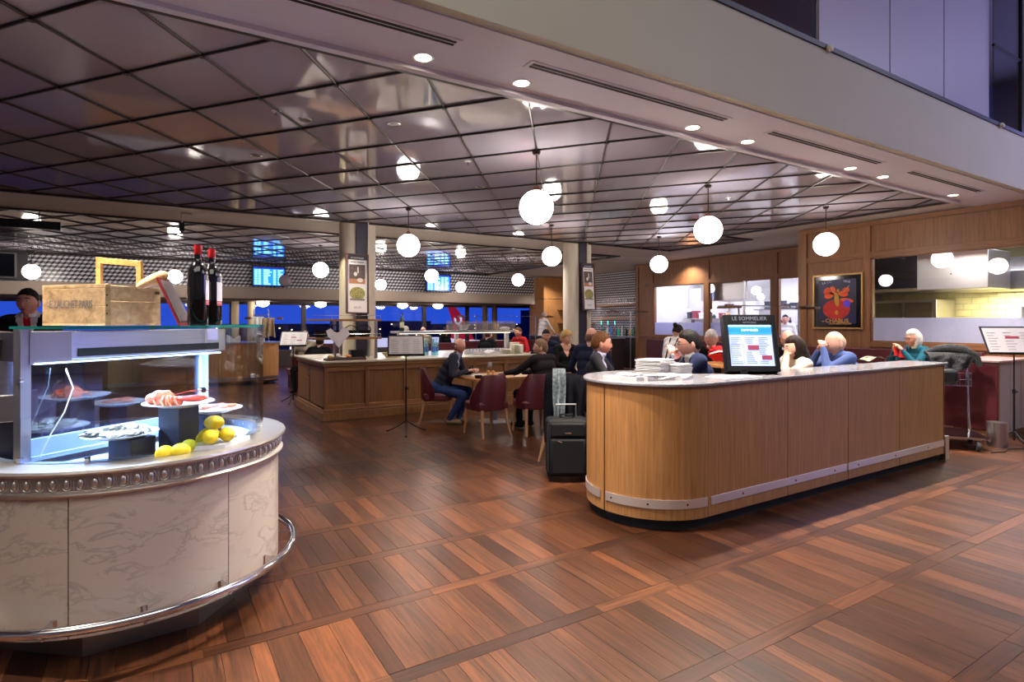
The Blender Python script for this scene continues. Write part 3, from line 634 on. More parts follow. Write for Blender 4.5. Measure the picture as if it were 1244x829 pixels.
# ---------------- pendant globe lamps ----------------
GLOBE = mat('opal_globe_lit', (255, 250, 240), .3, emit=17, ecol=(255, 242, 230)); GOFF = mat('opal_globe_off', (172, 160, 172), .25, coat=.3)
def pendant(x, y, zc=2.71, lit=True, zt=ZC-.02, label='', group=None, r=.173):
    t = thing('globe_pendant', label, 'pendant lamp', (x, y, zt), group=group)
    part('canopy', MB().lathe([(0, -.035), (.03, -.035), (.045, -.012), (.045, 0), (0, 0)], 14), DARKFRAME, t)
    part('rod', MB().cyl((0, 0, -.03), (0, 0, zc+r+.02-zt), .006, n=6), DARKFRAME, t)
    part('gallery_cap', MB().lathe([(0, .05), (.012, .05), (.03, .03), (.05, 0), (.055, -.012), (0, -.012)], 16, c=(0, 0, zc+r-zt)), mat('copper_cap', (110, 60, 44), .35, .6), t)
    part('globe', MB().ball((0, 0, zc-zt), r, 28, 18), GLOBE if lit else GOFF, t)
GP = [(3.30, 4.85, 'large lit globe lamp, biggest, in the middle of the photo'), (5.98, 4.9, 'lit globe lamp above the wine glass drinker and kiosk'), (8.62, 4.88, 'lit globe lamp hanging before the chablis poster wall'),
      (3.30, 8.35, 'lit globe lamp right of the left column'), (6.05, 8.4, 'lit globe lamp hanging just left of right column'), (8.75, 8.4, 'lit globe lamp in front of left kitchen window'),
      (3.18, 13.4, 'lit globe lamp just left of the left column, beyond the beam'), (6.05, 13.7, 'lit globe lamp in front of the right flight screen'), (8.7, 13.7, 'lit globe lamp left of oak pier, near the barista'),
      (-2.5, 17.45, 'lit globe lamp at far left below the control window'), (.42, 17.4, 'lit globe lamp behind the red menu stand'), (6.1, 17.8, 'small lit globe lamp left of right flight screen'), (8.9, 17.7, 'small lit globe lamp right of right flight screen')]
for x, y, l in GP: pendant(x, y, label=l, group='opal globe pendants')
pendant(3.15, 17.5, lit=False, label='unlit greyish globe lamp at the edge of left flight screen', group='opal globe pendants')
for n, x in enumerate((2.9, 4.7, 7.6, 9.0, 1.0, -2.0)):
    t = thing('bowl_pendant', ['small lit bowl lamp in window bay left of tall coats rack', 'small lit bowl lamp in window bay behind left column', 'small lit bowl lamp in window bay right of left column', 'small lit bowl lamp in the window bay before tail fin', 'small lit bowl lamp in window bay behind bottles', 'small lit bowl lamp in window bay behind the suited man'][n], 'pendant lamp', (x, 19.8, 2.16), group='bowl lamps in the window bay')
    part('cap', MB().lathe([(0, 0), (.09, 0), (.12, -.02), (0, -.02)], 16), DARKFRAME, t); part('bowl', MB().lathe([(.17, -.02), (.19, -.05), (.15, -.11), (.07, -.15), (0, -.16)], 20), GLOBE, t)
# ---------------- seafood bar (left foreground) ----------------
C = (-.1, 3.88)
MARB = mat('marble_warm', (206, 198, 190), .22, coat=.3)
def marble(name, base, vein, scale=2.2, rough=.2):
    if name in MATS: return MATS[name]
    m = mat(name, base, rough); N = m.node_tree.nodes; L = m.node_tree.links; b = N['Principled BSDF']
    g = N.new('ShaderNodeNewGeometry'); oi = N.new('ShaderNodeObjectInfo'); sc = N.new('ShaderNodeVectorMath'); sc.operation = 'SCALE'; sc.inputs[0].default_value = (9, 5, 7); L.new(oi.outputs['Random'], sc.inputs['Scale'])
    ad = N.new('ShaderNodeVectorMath'); L.new(g.outputs['Position'], ad.inputs[0]); L.new(sc.outputs[0], ad.inputs[1])
    mp = N.new('ShaderNodeMapping'); mp.inputs['Rotation'].default_value = (.4, .7, .5); mp.inputs['Scale'].default_value = (1, 1, 2.2); L.new(ad.outputs[0], mp.inputs[0])
    n = N.new('ShaderNodeTexNoise'); n.inputs['Scale'].default_value = scale*1.6; n.inputs['Detail'].default_value = 9; n.inputs['Roughness'].default_value = .62; n.inputs['Distortion'].default_value = 1.4; L.new(mp.outputs[0], n.inputs[0])
    r = N.new('ShaderNodeValToRGB'); L.new(n.outputs[0], r.inputs[0]); e = r.color_ramp
    e.elements[0].position = .46; e.elements[0].color = (1, 1, 1, 1); e.elements[1].position = .54; e.elements[1].color = (1, 1, 1, 1); q = e.elements.new(.5); q.color = (.45, .45, .45, 1)
    n2 = N.new('ShaderNodeTexNoise'); n2.inputs['Scale'].default_value = scale*.9; n2.inputs['Detail'].default_value = 4; L.new(mp.outputs[0], n2.inputs[0])
    r2 = N.new('ShaderNodeValToRGB'); L.new(n2.outputs[0], r2.inputs[0]); r2.color_ramp.elements[0].position = .35; r2.color_ramp.elements[1].position = .62
    mx = N.new('ShaderNodeMix'); mx.data_type = 'RGBA'; mx.inputs[6].default_value = lin(vein); mx.inputs[7].default_value = lin(base)
    mxv = N.new('ShaderNodeMath'); mxv.operation = 'MAXIMUM'; L.new(r.outputs[0], mxv.inputs[0]); L.new(r2.outputs[0], mxv.inputs[1]); L.new(mxv.outputs[0], mx.inputs[0]); L.new(mx.outputs[2], b.inputs['Base Color']); return m
MARBLE = marble('veined_marble', (200, 188, 176), (150, 138, 130)); MTOP = marble('counter_marble', (134, 133, 140), (92, 88, 94), 3.5, .15)
sb = thing('seafood_bar', 'round marble seafood bar with egg moulded rim and foot rail', 'bar counter', (C[0], C[1], 0))
J = -107.8; NP_ = 7
for k in range(NP_):
    a0 = radians(J+k*360/NP_+.22); a1 = radians(J+(k+1)*360/NP_-.22)
    part('marble_panel', MB().band(arc((0, 0), .748, a0, a1, 16), -.03, .15, .78), MARBLE, sb)
part('grout_core', MB().lathe([(0, .15), (.738, .15), (.738, .78), (0, .78)], 48), mat('tan_grout', (170, 150, 120), .8), sb)
oct_ = [(.62*cos(radians(J+k*45)), .62*sin(radians(J+k*45))) for k in range(8)]
part('plinth', MB().prism(oct_, 0, .15), mat('dull_steel', (150, 144, 138), .35, .9), sb)
PEWT = mat('pewter', (206, 200, 194), .3, .85, bump=.15, bscale=30)
part('rim_moulding', MB().lathe([(.70, .775), (.764, .775), (.773, .779), (.775, .788), (.768, .797), (.756, .801), (.756, .866), (.772, .869), (.786, .876), (.79, .884), (.786, .895), (.60, .898), (.60, .88)], 96), PEWT, sb)
egg = MB().ball((0, 0, 0), (.0135, .012, .0225), 14, 10); eg = egg.mesh('egg_ornament', PEWT, 60)
ringm = MB().tube([(.0195*cos(a), 0, .028*sin(a)) for a in [i*2*pi/16 for i in range(16)]], .0028, 6, closed=True).tube([(.0275, 0, .025), (.0275, 0, -.026)], [.0012, .0042], 6).mesh('egg_ring', PEWT, 60)
NE = 90
for k in range(NE):
    a = 2*pi*k/NE; r = .757
    o = link('egg_ornament', eg, sb, (r*cos(a), r*sin(a), .834), a+pi/2)
    if -170 < degrees(atan2(sin(a), cos(a))) < 20: link('egg_ring', ringm, o, (0, 0, 0))
part('foot_rail', MB().tube([(.835*cos(i*2*pi/90), .835*sin(i*2*pi/90), .227) for i in range(90)], .022, 12, closed=True), CHROME, sb)
for d in (-140, -112, -86, -60, -35, -8, 20):
    a = radians(d); M = Matrix.Rotation(a, 4, 'Z'); part('rail_bracket', MB().box(.72, -.006, .19, .83, .006, .24, M=M).box(.745, -.014, .19, .751, .014, .24, M=M), CHROME, sb)
part('well_floor', MB().lathe([(0, .86), (.60, .86), (.60, .9), (.64, .9)], 64), mat('well_steel', (120, 132, 156), .35, .5), sb)
part('crushed_ice', MB().lathe([(0, .862), (.35, .864), (.56, .87), (.6, .862)], 60), mat('ice_white', (160, 170, 186), .5, bump=.8, bscale=120), sb)
# glass case on top
gc = thing('glass_case', 'curved glass display case lit inside on the marble seafood bar', 'display case', (C[0], C[1], .898))
RG = .655; CG = glass('case_glass', (.96, .99, 1), 1.2); EDGE = mat('glass_edge_teal', (20, 110, 104), .15, emit=.05)
for a0, a1 in ((-133, -62), (-61, 8), (9, 62)):
    pts = arc((0, 0), RG, radians(a0), radians(a1), 20); part('glass_pane', MB().band(pts, .008, .012, .615), CG, gc)
top = arc((0, 0), RG+.012, radians(-134), radians(64), 50)
part('glass_top', MB().prism(top, .618, .6185), CG, gc); part('top_edge', MB().band(top, .002, .615, .627), EDGE, gc)
A_ = Vector((-.4, -.43)); B_ = Vector((.34, .15)); dAB = (B_-A_).normalized(); nAB = Vector((dAB.y, -dAB.x))
ang = atan2(dAB.y, dAB.x); Mb = Matrix.Translation((A_.x, A_.y, 0)) @ Matrix.Rotation(ang, 4, 'Z'); LB = (B_-A_).length
part('corner_post', MB().box(-.055, -.03, 0, -.012, .02, .62, M=Mb), mat('post_steel', (160, 152, 156), .35, .8), gc)
part('back_glass', MB().box(0, 0, .08, LB, .01, .45, M=Mb), glass('smoky_mirror_glass', (.5, .5, .6), 3.5), gc)
part('back_rail', MB().box(-.02, -.015, .02, LB, .03, .10, M=Mb).box(-.02, -.03, .0, LB, .03, .02, M=Mb), mat('rail_white', (150, 164, 190), .4), gc)
part('lit_post', MB().box(LB-.02, -.02, 0, LB+.03, .03, .45, M=Mb), mat('post_white', (210, 230, 255), .4), gc)
part('cooling_unit', MB().box(-.02, -.02, .46, LB+.16, .2, .60, M=Mb), STEEL, gc, bevel=.004)
part('unit_grille', MB().box(.2, -.03, .475, LB+.1, -.02, .515, M=Mb), SLOT, gc); part('unit_cover', MB().box(-.02, -.035, .45, .16, -.02, .6, M=Mb), mat('post_steel', 0), gc)
part('lamp_strip', MB().box(.0, -.045, .448, LB+.1, -.02, .455, M=Mb), mat('led_strip', (200, 225, 255), .4, emit=3, ecol=(170, 205, 255)), gc)
part('thermometer_wire', MB().tube([(-.36, -.46, .02), (-.32, -.47, .12), (-.27, -.45, .22), (-.24, -.42, .33), (-.27, -.4, .42)], .003, 6), WHITE, gc)
for d in (-131, -105, -75, -45, -20, 5):
    a = radians(d); M = Matrix.Rotation(a, 4, 'Z'); part('glass_clip', MB().box(RG-.016, -.009, 0, RG+.004, .009, .03, M=M), CHROME, gc)
for d, z in ((-132, .38), (-62, .3), (12, .3)):
    a = radians(d); part('knob', MB().cyl(((RG-.03)*cos(a), (RG-.03)*sin(a), z), ((RG-.006)*cos(a), (RG-.006)*sin(a), z), .014, n=12), CHROME, gc)
al = area('case_lamp', (C[0]-.03, C[1]-.2, 1.34), (0, radians(0), ang), .7, .1, 24, (.36, .58, 1))
spot('case_top_spot', (-1.6, 1.9, 3.2), (-.1, 3.6, 1.0), 0.01, WARM)
# plates on pedestals
PEDM = mat('pedestal_slate', (58, 60, 78), .4, .2)
def plate(x, y, z, r, label, tilt=0):
    t = single('plate', MB().lathe([(0, 0), (r*.55, 0), (r*.62, .006), (r, .02), (r, .024), (r*.6, .011), (0, .008)], 40), WHITE, label, 'plate', (x, y, z)); t.rotation_euler = (0, radians(tilt), 0); return t
def pedestal(x, y, h, w, label, rz=.75):
    return single('display_pedestal', MB().box(-w/2, -w/2, 0, w/2, w/2, h), PEDM, label, 'pedestal', (x, y, .872), rz, bevel=.003)
pedestal(-.10, 3.39, .105, .14, 'short dark square pedestal under oyster plate'); pedestal(.10, 3.42, .235, .13, 'tall dark square pedestal under the lobster plate'); pedestal(.24, 3.56, .17, .10, 'dark pedestal under the shrimp plate at right')
plate(-.15, 3.40, .98, .165, 'round white plate of oysters'); plate(.10, 3.42, 1.11, .165, 'raised round white plate holding red lobster'); plate(.26, 3.575, 1.045, .155, 'round white plate with small shrimps behind the lobster')
def lump(s1, s2, amp=.3):
    return lambda d: 1+amp*noise.noise(Vector((d.x*s1+s2, d.y*s1, d.z*s1)))
OYS = mat('oyster_shell', (205, 200, 186), .6, col2=(84, 88, 84), vscale=30, bump=.6, bscale=60)
oy = [(-.10, .02), (-.05, -.06), (.01, -.03), (.06, -.055), (.10, .01), (.03, .05), (-.04, .06), (-.12, -.02), (.0, -.1), (.07, .06), (-.03, .0), (.045, -.005)]
wo = ['far left', 'left front', 'centre', 'right front', 'far right', 'centre back', 'left back', 'leftmost', 'front', 'right back', 'on top left', 'on top right']
for n, (x, y) in enumerate(oy):
    mb = MB().ball((0, 0, 0), (.042, .028, .012), 16, 8, fn=lump(3.2, n*5.1, .7))
    o = single('oyster', mb, OYS, 'grey white oyster on the pedestal plate, %s' % wo[n], 'oyster', (-.15+x, 3.40+y, 1.008 if n < 10 else 1.028), group='oysters on the white plate'); o.rotation_euler = (rnd.uniform(-.25, .25), rnd.uniform(-.25, .25), rnd.uniform(0, 6))
SHELL = mat('lobster_red', (214, 96, 60), .3, col2=(232, 150, 116), vscale=22, bump=.3, bscale=80); SHD = mat('lobster_claw', (198, 58, 44), .3)
lb = thing('lobster', 'cooked orange lobster with claws pointing right on raised plate', 'seafood', (.08, 3.405, 1.122), radians(-25))
part('body_shell', MB().ball((-.06, 0, .035), (.06, .042, .036), 20, 12, fn=lump(3, 1, .25)).ball((-.11, .005, .03), (.03, .036, .028), 16, 10), SHELL, lb)
for k in range(5): part('tail_segment', MB().lathe([(.03-.003*k, -.008), (.034-.003*k, .0), (.03-.003*k, .008)], 16, M=Matrix.Translation((-.03+k*.018, -.035, .022)) @ Matrix.Rotation(pi/2, 4, 'Y')), SHELL, lb)
for s in (-1, 1):
    part('claw', MB().tube([(0, s*.03, .03), (.05, s*.05, .032), (.09, s*.035, .03), (.13, s*.03, .028), (.155, s*.02, .026)], [.009, .01, .02, .016, .003], 10, sc=(1, .7)).tube([(.09, s*.05, .03), (.12, s*.05, .028), (.145, s*.038, .026)], [.008, .008, .002], 8), SHD, lb)
    for k in range(4): part('leg', MB().tube([(-.08+k*.03, s*.025, .025), (-.07+k*.032, s*.07, .03), (-.05+k*.035, s*.085, .006)], [.006, .005, .003], 6), SHELL, lb)
    part('antenna', MB().tube([(.0, s*.012, .05), (.08, s*.02, .07), (.17, s*.04, .065)], .0014, 5), SHD, lb)
for n, (x, y, r_) in enumerate(((.30, 3.6, 0), (.24, 3.52, 1.2), (.34, 3.56, 2.2), (.28, 3.64, 3.1), (.35, 3.62, 4))):
    mb = MB().tube([(.035*cos(a), .035*sin(a), 0) for a in [i*.3 for i in range(9)]], [.004, .008, .011, .012, .011, .010, .008, .006, .003], 8).tube([(.035, 0, 0), (.05, -.04, .012)], .001, 4)
    single('shrimp', mb, mat('shrimp_pink', (236, 150, 124), .35, var=.2, vscale=80), 'curled pink shrimp on the right plate, '+['nearest its centre', 'at its left rim', 'at its right front', 'at its back', 'at its right rim'][n], 'shrimp', (x, y, 1.073), r_, group='shrimps on the white plate')
LEM = mat('lemon_skin', (240, 214, 40), .35, bump=.25, bscale=260, var=.08); LIME = mat('lemon_green', (196, 196, 40), .35, bump=.25, bscale=260)
def lemfn(d): return 1+.16*max(0, abs(d.x)-.8)*3
WB = [('top lemon of the pile of four', .255, 3.345, 1.022, 0), ('front lemon of the pile beside the white board', .235, 3.30, .957, 0), ('right lemon of the pile', .315, 3.335, .957, 0), ('back lemon of the pile', .235, 3.385, .957, 0), ('greenish lemon left of the lemon pile', .14, 3.32, .915, 1), ('yellow lemon at foot of tall pedestal', .10, 3.262, .91, 0), ('lemon leftmost on the bar, half hidden', .035, 3.262, .906, 0), ('lemon peeking out behind the pile', .19, 3.43, .925, 1)]
for l, x, y, z, g in WB:
    o = single('lemon', MB().ball((0, 0, 0), (.046, .037, .037), 20, 14, fn=lemfn), LIME if g else LEM, l, 'lemon', (x, y, z), rnd.uniform(0, 6), group='lemons in the glass case')
single('serving_board', MB().prism([(.12, 3.29), (.30, 3.28), (.44, 3.46), (.2, 3.46)], .895, .918), mat('board_white', (236, 238, 244), .4), 'white marble wedge board under the lemon pile', 'board')
# left side: steel equipment standing behind the case
eq = thing('ice_dispenser', 'tall stainless cylinder and grey box unit at the left photo edge', 'appliance', (-.52, 3.60, .898))
part('base_box', MB().box(-.3, -.03, .17, .0, .22, .30), STEEL, eq, bevel=.004); part('cylinder', MB().lathe([(0, .30), (.11, .30), (.11, .46), (0, .46)], 28, c=(-.12, .1, 0)), STEEL, eq)
part('leg_panel', MB().box(-.3, .0, -.02, -.22, .2, .17), STEEL, eq); part('dark_side', MB().box(-.22, .02, -.02, .0, .2, .17), mat('dark_side_panel', (26, 28, 44), .4), eq)
bk = single('wicker_basket', MB().lathe([(0, 0), (.12, 0), (.135, .1), (.13, .1), (.11, .01), (0, .01)], 24), mat('dark_wicker', (34, 26, 26), .7, bump=.9, bscale=90), 'dark brown wicker bread basket on steel cylinder at left edge', 'basket', (-.64, 3.70, 1.36))
for n, (x, y) in enumerate(((-.64, 3.68), (-.70, 3.74))): single('bread_roll', MB().ball((0, 0, 0), (.06, .045, .04), 16, 10, fn=lump(2, n, .15)), mat('roll_crust', (206, 150, 104), .7, var=.2, vscale=20), ['pale bread roll in the dark basket', 'second bread roll behind in the dark basket'][n], 'bread', (x, y, 1.46))
# ---- things on top of the case (z = 1.527) ----
ZT = 1.526
CRW = wood('crate_wood', (150, 122, 84), (204, 180, 138), 'X', .7, .8, .1); CRD = wood('crate_wood_dark', (110, 84, 56), (170, 142, 104), 'X', .8, .85, .1)
cr_ = thing('wooden_crate', 'old wooden crate with faded stencil letters on glass case', 'crate', (-.20, 3.42, ZT))
p0, pL, pR = Vector((0, 0)), Vector((-.295, .335)), Vector((.22, .22))
def plank_between(a, b, z0, z1, m, nm, t=.012):
    d = (b-a); return part(nm, MB().box(0, 0, z0, d.length, t, z1, M=Matrix.Translation((a.x, a.y, 0)) @ Matrix.Rotation(atan2(d.y, d.x), 4, 'Z')), m, cr_, bevel=.002)
pB = pL+pR
plank_between(pL, p0, .008, .095, CRD, 'side_board'); plank_between(pL, p0, .097, .185, CRD, 'side_board'); plank_between(pL, p0, .187, .205, CRD, 'side_board')
plank_between(p0, pR, .008, .12, CRW, 'end_board'); plank_between(p0, pR, .122, .20, CRW, 'end_board')
plank_between(pR, pB, .008, .2, CRW, 'side_board'); plank_between(pB, pL, .008, .2, CRW, 'end_board')
part('bottom_board', MB().prism([(p0.x, p0.y), (pR.x, pR.y), (pB.x, pB.y), (pL.x, pL.y)], 0, .01), CRW, cr_)
plank_between(p0+Vector((-.012, -.006)), p0+Vector((.012, -.006)), .0, .205, CRW, 'corner_post', .01)
HW = wood('handle_wood', (176, 124, 60), (226, 176, 104), 'X', .8, .6)
hA = (pL+p0)/2+(pL-p0)*.16+pR*.5; hB = (p0+pR*.5)+(pL-p0)*.14; dh = hB-hA
Mh = Matrix.Translation((hA.x, hA.y, 0)) @ Matrix.Rotation(atan2(dh.y, dh.x), 4, 'Z')
hA2 = pL*.62+pR*.5; hB2 = pL*.02+pR*.62; d2 = hB2-hA2; Mh = Matrix.Translation((hA2.x, hA2.y, 0)) @ Matrix.Rotation(atan2(d2.y, d2.x), 4, 'Z'); l2 = d2.length
part('handle', MB().box(0, 0, .0, .028, .02, .34, M=Mh).box(l2-.028, 0, .0, l2, .02, .325, M=Mh).add([(0, 0, .33), (l2, 0, .305), (l2, .02, .305), (0, .02, .33), (0, 0, .362), (l2, 0, .335), (l2, .02, .335), (0, .02, .362)], [(0, 3, 2, 1), (4, 5, 6, 7), (0, 1, 5, 4), (1, 2, 6, 5), (2, 3, 7, 6), (3, 0, 4, 7)], 0, Mh), HW, cr_, bevel=.002)
dl_ = (p0-pL); ml = (pL*.55+p0*.45); nn = Vector((dl_.y, -dl_.x)).normalized()*.003
text('E. LAUCHET PARIS', .058, mat('faded_ink', (84, 78, 84), .9), cr_, (ml.x+nn.x, ml.y+nn.y, .105), (pi/2, 0, atan2(dl_.y, dl_.x)), sx=.62)
for z in (.06, .1, .15): part('nail', MB().cyl((-.004, -.012, z), (-.004, -.007, z), .004, n=8), DARKFRAME, cr_)
part('latch', MB().box(.195, .178, .165, .215, .2, .18), mat('old_iron', (70, 60, 52), .6, .6), cr_)
br = single('baguette', MB().tube([(0, 0, 0), (.02, .006, .014), (.06, .012, .036), (.10, .013, .058), (.115, .013, .066)], [.006, .018, .025, .024, .010], 14).ball((.05, .0, .034), (.02, .010, .014), 10, 8), mat('baguette_crust', (226, 182, 130), .75, var=.25, vscale=25, bump=.4), 'small crusty baguette end sticking up out of wooden crate', 'bread', (-.085, 3.53, ZT+.195)); br.scale = (1.2, 1.2, 1.2)
MR = mat('menu_leather', (110, 18, 26), .35)
ms = thing('menu_holder', 'tilted dark red menu holder with clear plastic front beside bottles', 'menu holder', (.135, 3.50, ZT), radians(-25))
Mt = Matrix.Rotation(radians(-24), 4, 'Y'); part('back_board', MB().box(-.012, -.065, 0, 0, .065, .275, M=Mt), MR, ms, bevel=.002); part('plastic_pocket', MB().box(.003, -.06, .02, .008, .06, .255, M=Mt), glass('crinkled_plastic', (.9, .9, .95), 3, .12, body=(200, 192, 198), bodyfac=.4), ms)
part('foot', MB().box(-.01, -.065, 0, .05, .065, .012), MR, ms)
BG = mat('bottle_black_glass', (10, 9, 12), .06, coat=.6); CAP = mat('bottle_red_capsule', (190, 30, 34), .35); LBL = mat('label_white', (222, 222, 232), .6); LRED = mat('label_red', (200, 40, 40), .6)
def wine_bottle(x, y, label, rz=0, s=1.0, lblang=(-20, 60)):
    t = thing('wine_bottle', label, 'bottle', (x, y, ZT), rz)
    part('glass_body', MB().lathe([(0, 0), (.046*s, 0), (.050*s, .008), (.050*s, .255*s), (.047*s, .285*s), (.032*s, .318*s), (.019*s, .335*s), (.0165*s, .35*s), (.0165*s, .415*s), (0, .415*s)], 32), BG, t)
    part('capsule', MB().lathe([(.0175*s, .37*s), (.0185*s, .372*s), (.0185*s, .418*s), (0, .419*s)], 20), CAP, t)
    a0, a1 = map(radians, lblang); part('label', MB().band(arc((0, 0), .0503*s, a0, a1, 10), .0006, .125*s, .235*s), LBL, t)
    for z in (.128, .112): part('label_stripe', MB().band(arc((0, 0), .0505*s, a0, a1, 10), .0007, z*s-.002, z*s+.004), LRED, t)
    part('label_foot', MB().band(arc((0, 0), .0502*s, a0, a1, 10), .0006, .108*s, .125*s), mat('label_grey', (170, 150, 160), .6), t)
    return t
wine_bottle(.185, 3.40, 'front black wine bottle with red capsule on the glass case', lblang=(-50, 20)); wine_bottle(.255, 3.49, 'rear black wine bottle half hidden behind the front one', s=.985, lblang=(-65, 5))

# ---------------- newspaper counter (right foreground) ----------------
KBAND = mat('kick_band_steel', (214, 208, 204), .32, .7)
nc = thing('wood_counter', 'long oak veneered counter with rounded end and marble top, foreground', 'counter', (3.5, 3.42, 0))
RC = .55
def rel(pts): return [(x-3.5, y-3.42) for x, y in pts]
jt = radians(-175)   # joint of the two curved panels, seen left of centre
CU = (3.5, 3.42)
def rpanel(a0, a1, nm): part(nm, MB().band(arc((0, 0), RC, radians(a0), radians(a1), 22), -.025, .085, 1.065), OAKV, nc)
rpanel(-177.2, -90, 'curved_panel'); rpanel(130, 181.3, 'curved_panel')
xs = [3.5, 4.42, 5.33, 6.35, 7.4]
xs = [3.5, 4.5, 5.44, 6.4, 7.4]
for a, b in zip(xs, xs[1:]): part('oak_panel', MB().box(a+.004-3.5, -.55, .085, b-.004-3.5, -.525, 1.065), OAKV, nc, bevel=.002)
part('end_panel', MB().box(3.9-.025, -.55+.0, .085, 3.9, -.17, 1.065), OAKV, nc)
core = rel(arc(CU, .522, radians(130), radians(270), 30)+[(7.37, 2.9), (7.37, 3.24), (3.9, 3.24)])
part('core', MB().prism(core, .05, 1.06), SLOT, nc)
plb = rel(arc(CU, .50, radians(110), radians(270), 30)+[(7.36, 2.92), (7.36, 3.2), (3.85, 3.2)]); part('plinth', MB().prism(plb, 0, .085), SLOT, nc)
topo = rel(arc(CU, .578, radians(60), radians(270), 40)+[(7.43, 2.842), (7.43, 3.28), (4.25, 3.28), (3.98, 3.42)]); part('marble_top', MB().prism(topo, 1.065, 1.09), MTOP, nc, bevel=.006)
for a0, a1 in ((-176, -91), (181-48, 177.5)): part('kick_band', MB().band(arc((0, 0), RC+.001, radians(a0), radians(a1), 20), .008, .17, .235), KBAND, nc)
for a, b in ((3.53, 5.40), (5.43, 7.38)): part('kick_band', MB().box(a-3.5, -.558, .17, b-3.5, -.55, .235), KBAND, nc, bevel=.002)
sc_ = MB()
for x in (3.9, 4.6, 5.2, 5.6, 6.3, 7.0): sc_.cyl((x-3.5, -.561, .2), (x-3.5, -.557, .2), .008, n=8)
for d in (-170, -140, -110): a = radians(d); sc_.cyl((.557*cos(a), .557*sin(a), .2), (.561*cos(a), .561*sin(a), .2), .008, n=8)
part('screw', sc_, BLACK, nc, stuff=True)
part('steel_foot', MB().box(3.93, -.55, 0, 4.02, -.42, .27), STEEL, nc, bevel=.003)
# newspapers
NP = mat('newsprint', (184, 183, 186), .8, var=.04); INK = mat('newsprint_ink', (60, 60, 66), .8)
for s_, (bx, by, rz, n) in enumerate(((3.62, 3.52, .35, 13), (3.80, 3.46, .2, 9))):
    for k in range(n):
        pw_, ph_ = (.30, .22) if s_ == 0 else (.22, .2)
        mb = MB().box(-pw_/2, -ph_/2, 0, pw_/2, ph_/2, .0095).box(-pw_/2-.004, -ph_/2+.01, .002, -pw_/2, ph_/2-.01, .008)
        o = single('newspaper', mb, NP, '%s newspaper in the %s stack on the counter' % (['bottom', 'second', 'third', 'fourth', 'fifth', 'sixth', 'seventh', 'eighth', 'ninth', 'tenth', 'eleventh', 'twelfth', 'thirteenth'][k]+(' from bottom' if k else 'most') if k else 'bottommost', ['taller left', 'lower right'][s_]), 'newspaper', (bx+rnd.uniform(-.006, .006), by+rnd.uniform(-.006, .006), 1.0905+k*.0102), rz+rnd.uniform(-.05, .05), group='stacked newspapers on the counter', bevel=.002)
def sheet(nx, ny, w, h, amp, seed, t=.004, flat=False):
    mb = MB(); vs_ = []
    for j in range(ny+1):
        for i in range(nx+1):
            x = (i/nx-.5)*w; y = (j/ny-.5)*h; vs_.append((x, y, t+amp*(.5+.5*noise.noise(Vector((x*7+seed, y*7, seed))))+amp*.8*abs(sin(x*9+seed))))
    k = len(vs_); vs2 = [(x, y, 0 if flat else z-t) for x, y, z in vs_]; fs = []
    for j in range(ny):
        for i in range(nx):
            a = j*(nx+1)+i; q = (a, a+1, a+nx+2, a+nx+1); fs.append(q); fs.append(tuple(k+v for v in q[::-1]))
    edge = [i for i in range(nx+1)]+[nx+(nx+1)*j for j in range(1, ny+1)]+[(nx+1)*ny+i for i in range(nx-1, -1, -1)]+[(nx+1)*j for j in range(ny-1, 0, -1)]
    for a, b in zip(edge, edge[1:]+edge[:1]): fs.append((b, a, k+a, k+b))
    return mb.add(vs_+vs2, fs)
for n, (x, y, w, h, rz, l) in enumerate(((3.22, 3.40, .34, .3, .3, 'crumpled open newspaper at the rounded left end of counter'), (3.36, 3.26, .3, .26, -.25, 'ruffled newspaper lying in front of the stacks'), (3.52, 3.2, .26, .2, .4, 'loose folded newspaper at foot of the left stack'))):
    t = single('newspaper', sheet(14, 12, w, h, .02, n*3.3, flat=True), NP, l, 'newspaper', (x, y, 1.0902), rz, smooth=60); ttl = MB()
    for q in range(7): ttl.box(-.11+q*.03, -.075, .0, -.09+q*.03+.004*(q % 2), -.055, .033)
    for q in range(5): ttl.box(-.11, -.03+q*.022, .0, .1, -.024+q*.022, .024)
    if n != 2: part('printed_title', ttl, mat('faint_ink', (120, 120, 128), .8), t, stuff=True)
for n, (x, y, rz) in enumerate(((3.98, 3.08, .05), (4.08, 3.02, -.1))):
    t = thing('flyer', ['white flyer lying flat on marble right of newspapers', 'second white flyer with red print nearest the kiosk'][n], 'paper', (x, y, 1.0905+n*.002), rz); part('paper', MB().box(-.14, -.1, 0, .14, .1, .0015), PAPER, t); part('print', MB().box(-.1, .02, .0015, .02, .07, .0018).box(-.1, -.06, .0015, .1, -.05, .0018), mat('print_red', (190, 90, 90), .7) if n else PG, t)
# kiosk
ks = thing('menu_display', 'black tilted illuminated menu display standing on marble counter', 'display', (4.35, 3.08, 1.09), radians(-36)); ks.scale = (.93, .93, .96)
KM = mat('kiosk_black', (20, 22, 26), .35, .2); Mk = Matrix.Translation((0, 0, .03)) @ Matrix.Rotation(radians(-17), 4, 'X')
part('stem', MB().box(-.12, .0, 0, -.06, .05, .05), KM, ks)
part('housing', MB().box(-.24, .03, .0, .24, .11, .53, M=Mk).box(-.24, .0, .0, -.2, .03, .53, M=Mk).box(.2, 0, 0, .24, .03, .53, M=Mk).box(-.2, 0, 0, .2, .03, .05, M=Mk).box(-.2, 0, .43, .2, .03, .53, M=Mk), KM, ks, bevel=.003)
KS = part('display_sheet', MB().box(-.198, .02, .052, .198, .028, .428, M=Mk), mat('backlit_sheet', (200, 214, 244), .5, emit=.4, ecol=(170, 195, 255)), ks)
part('lamp_bar', MB().box(-.19, .004, .422, .19, .02, .429, M=Mk), mat('kiosk_led', (220, 240, 255), .4, emit=6, ecol=(140, 210, 255)), ks)
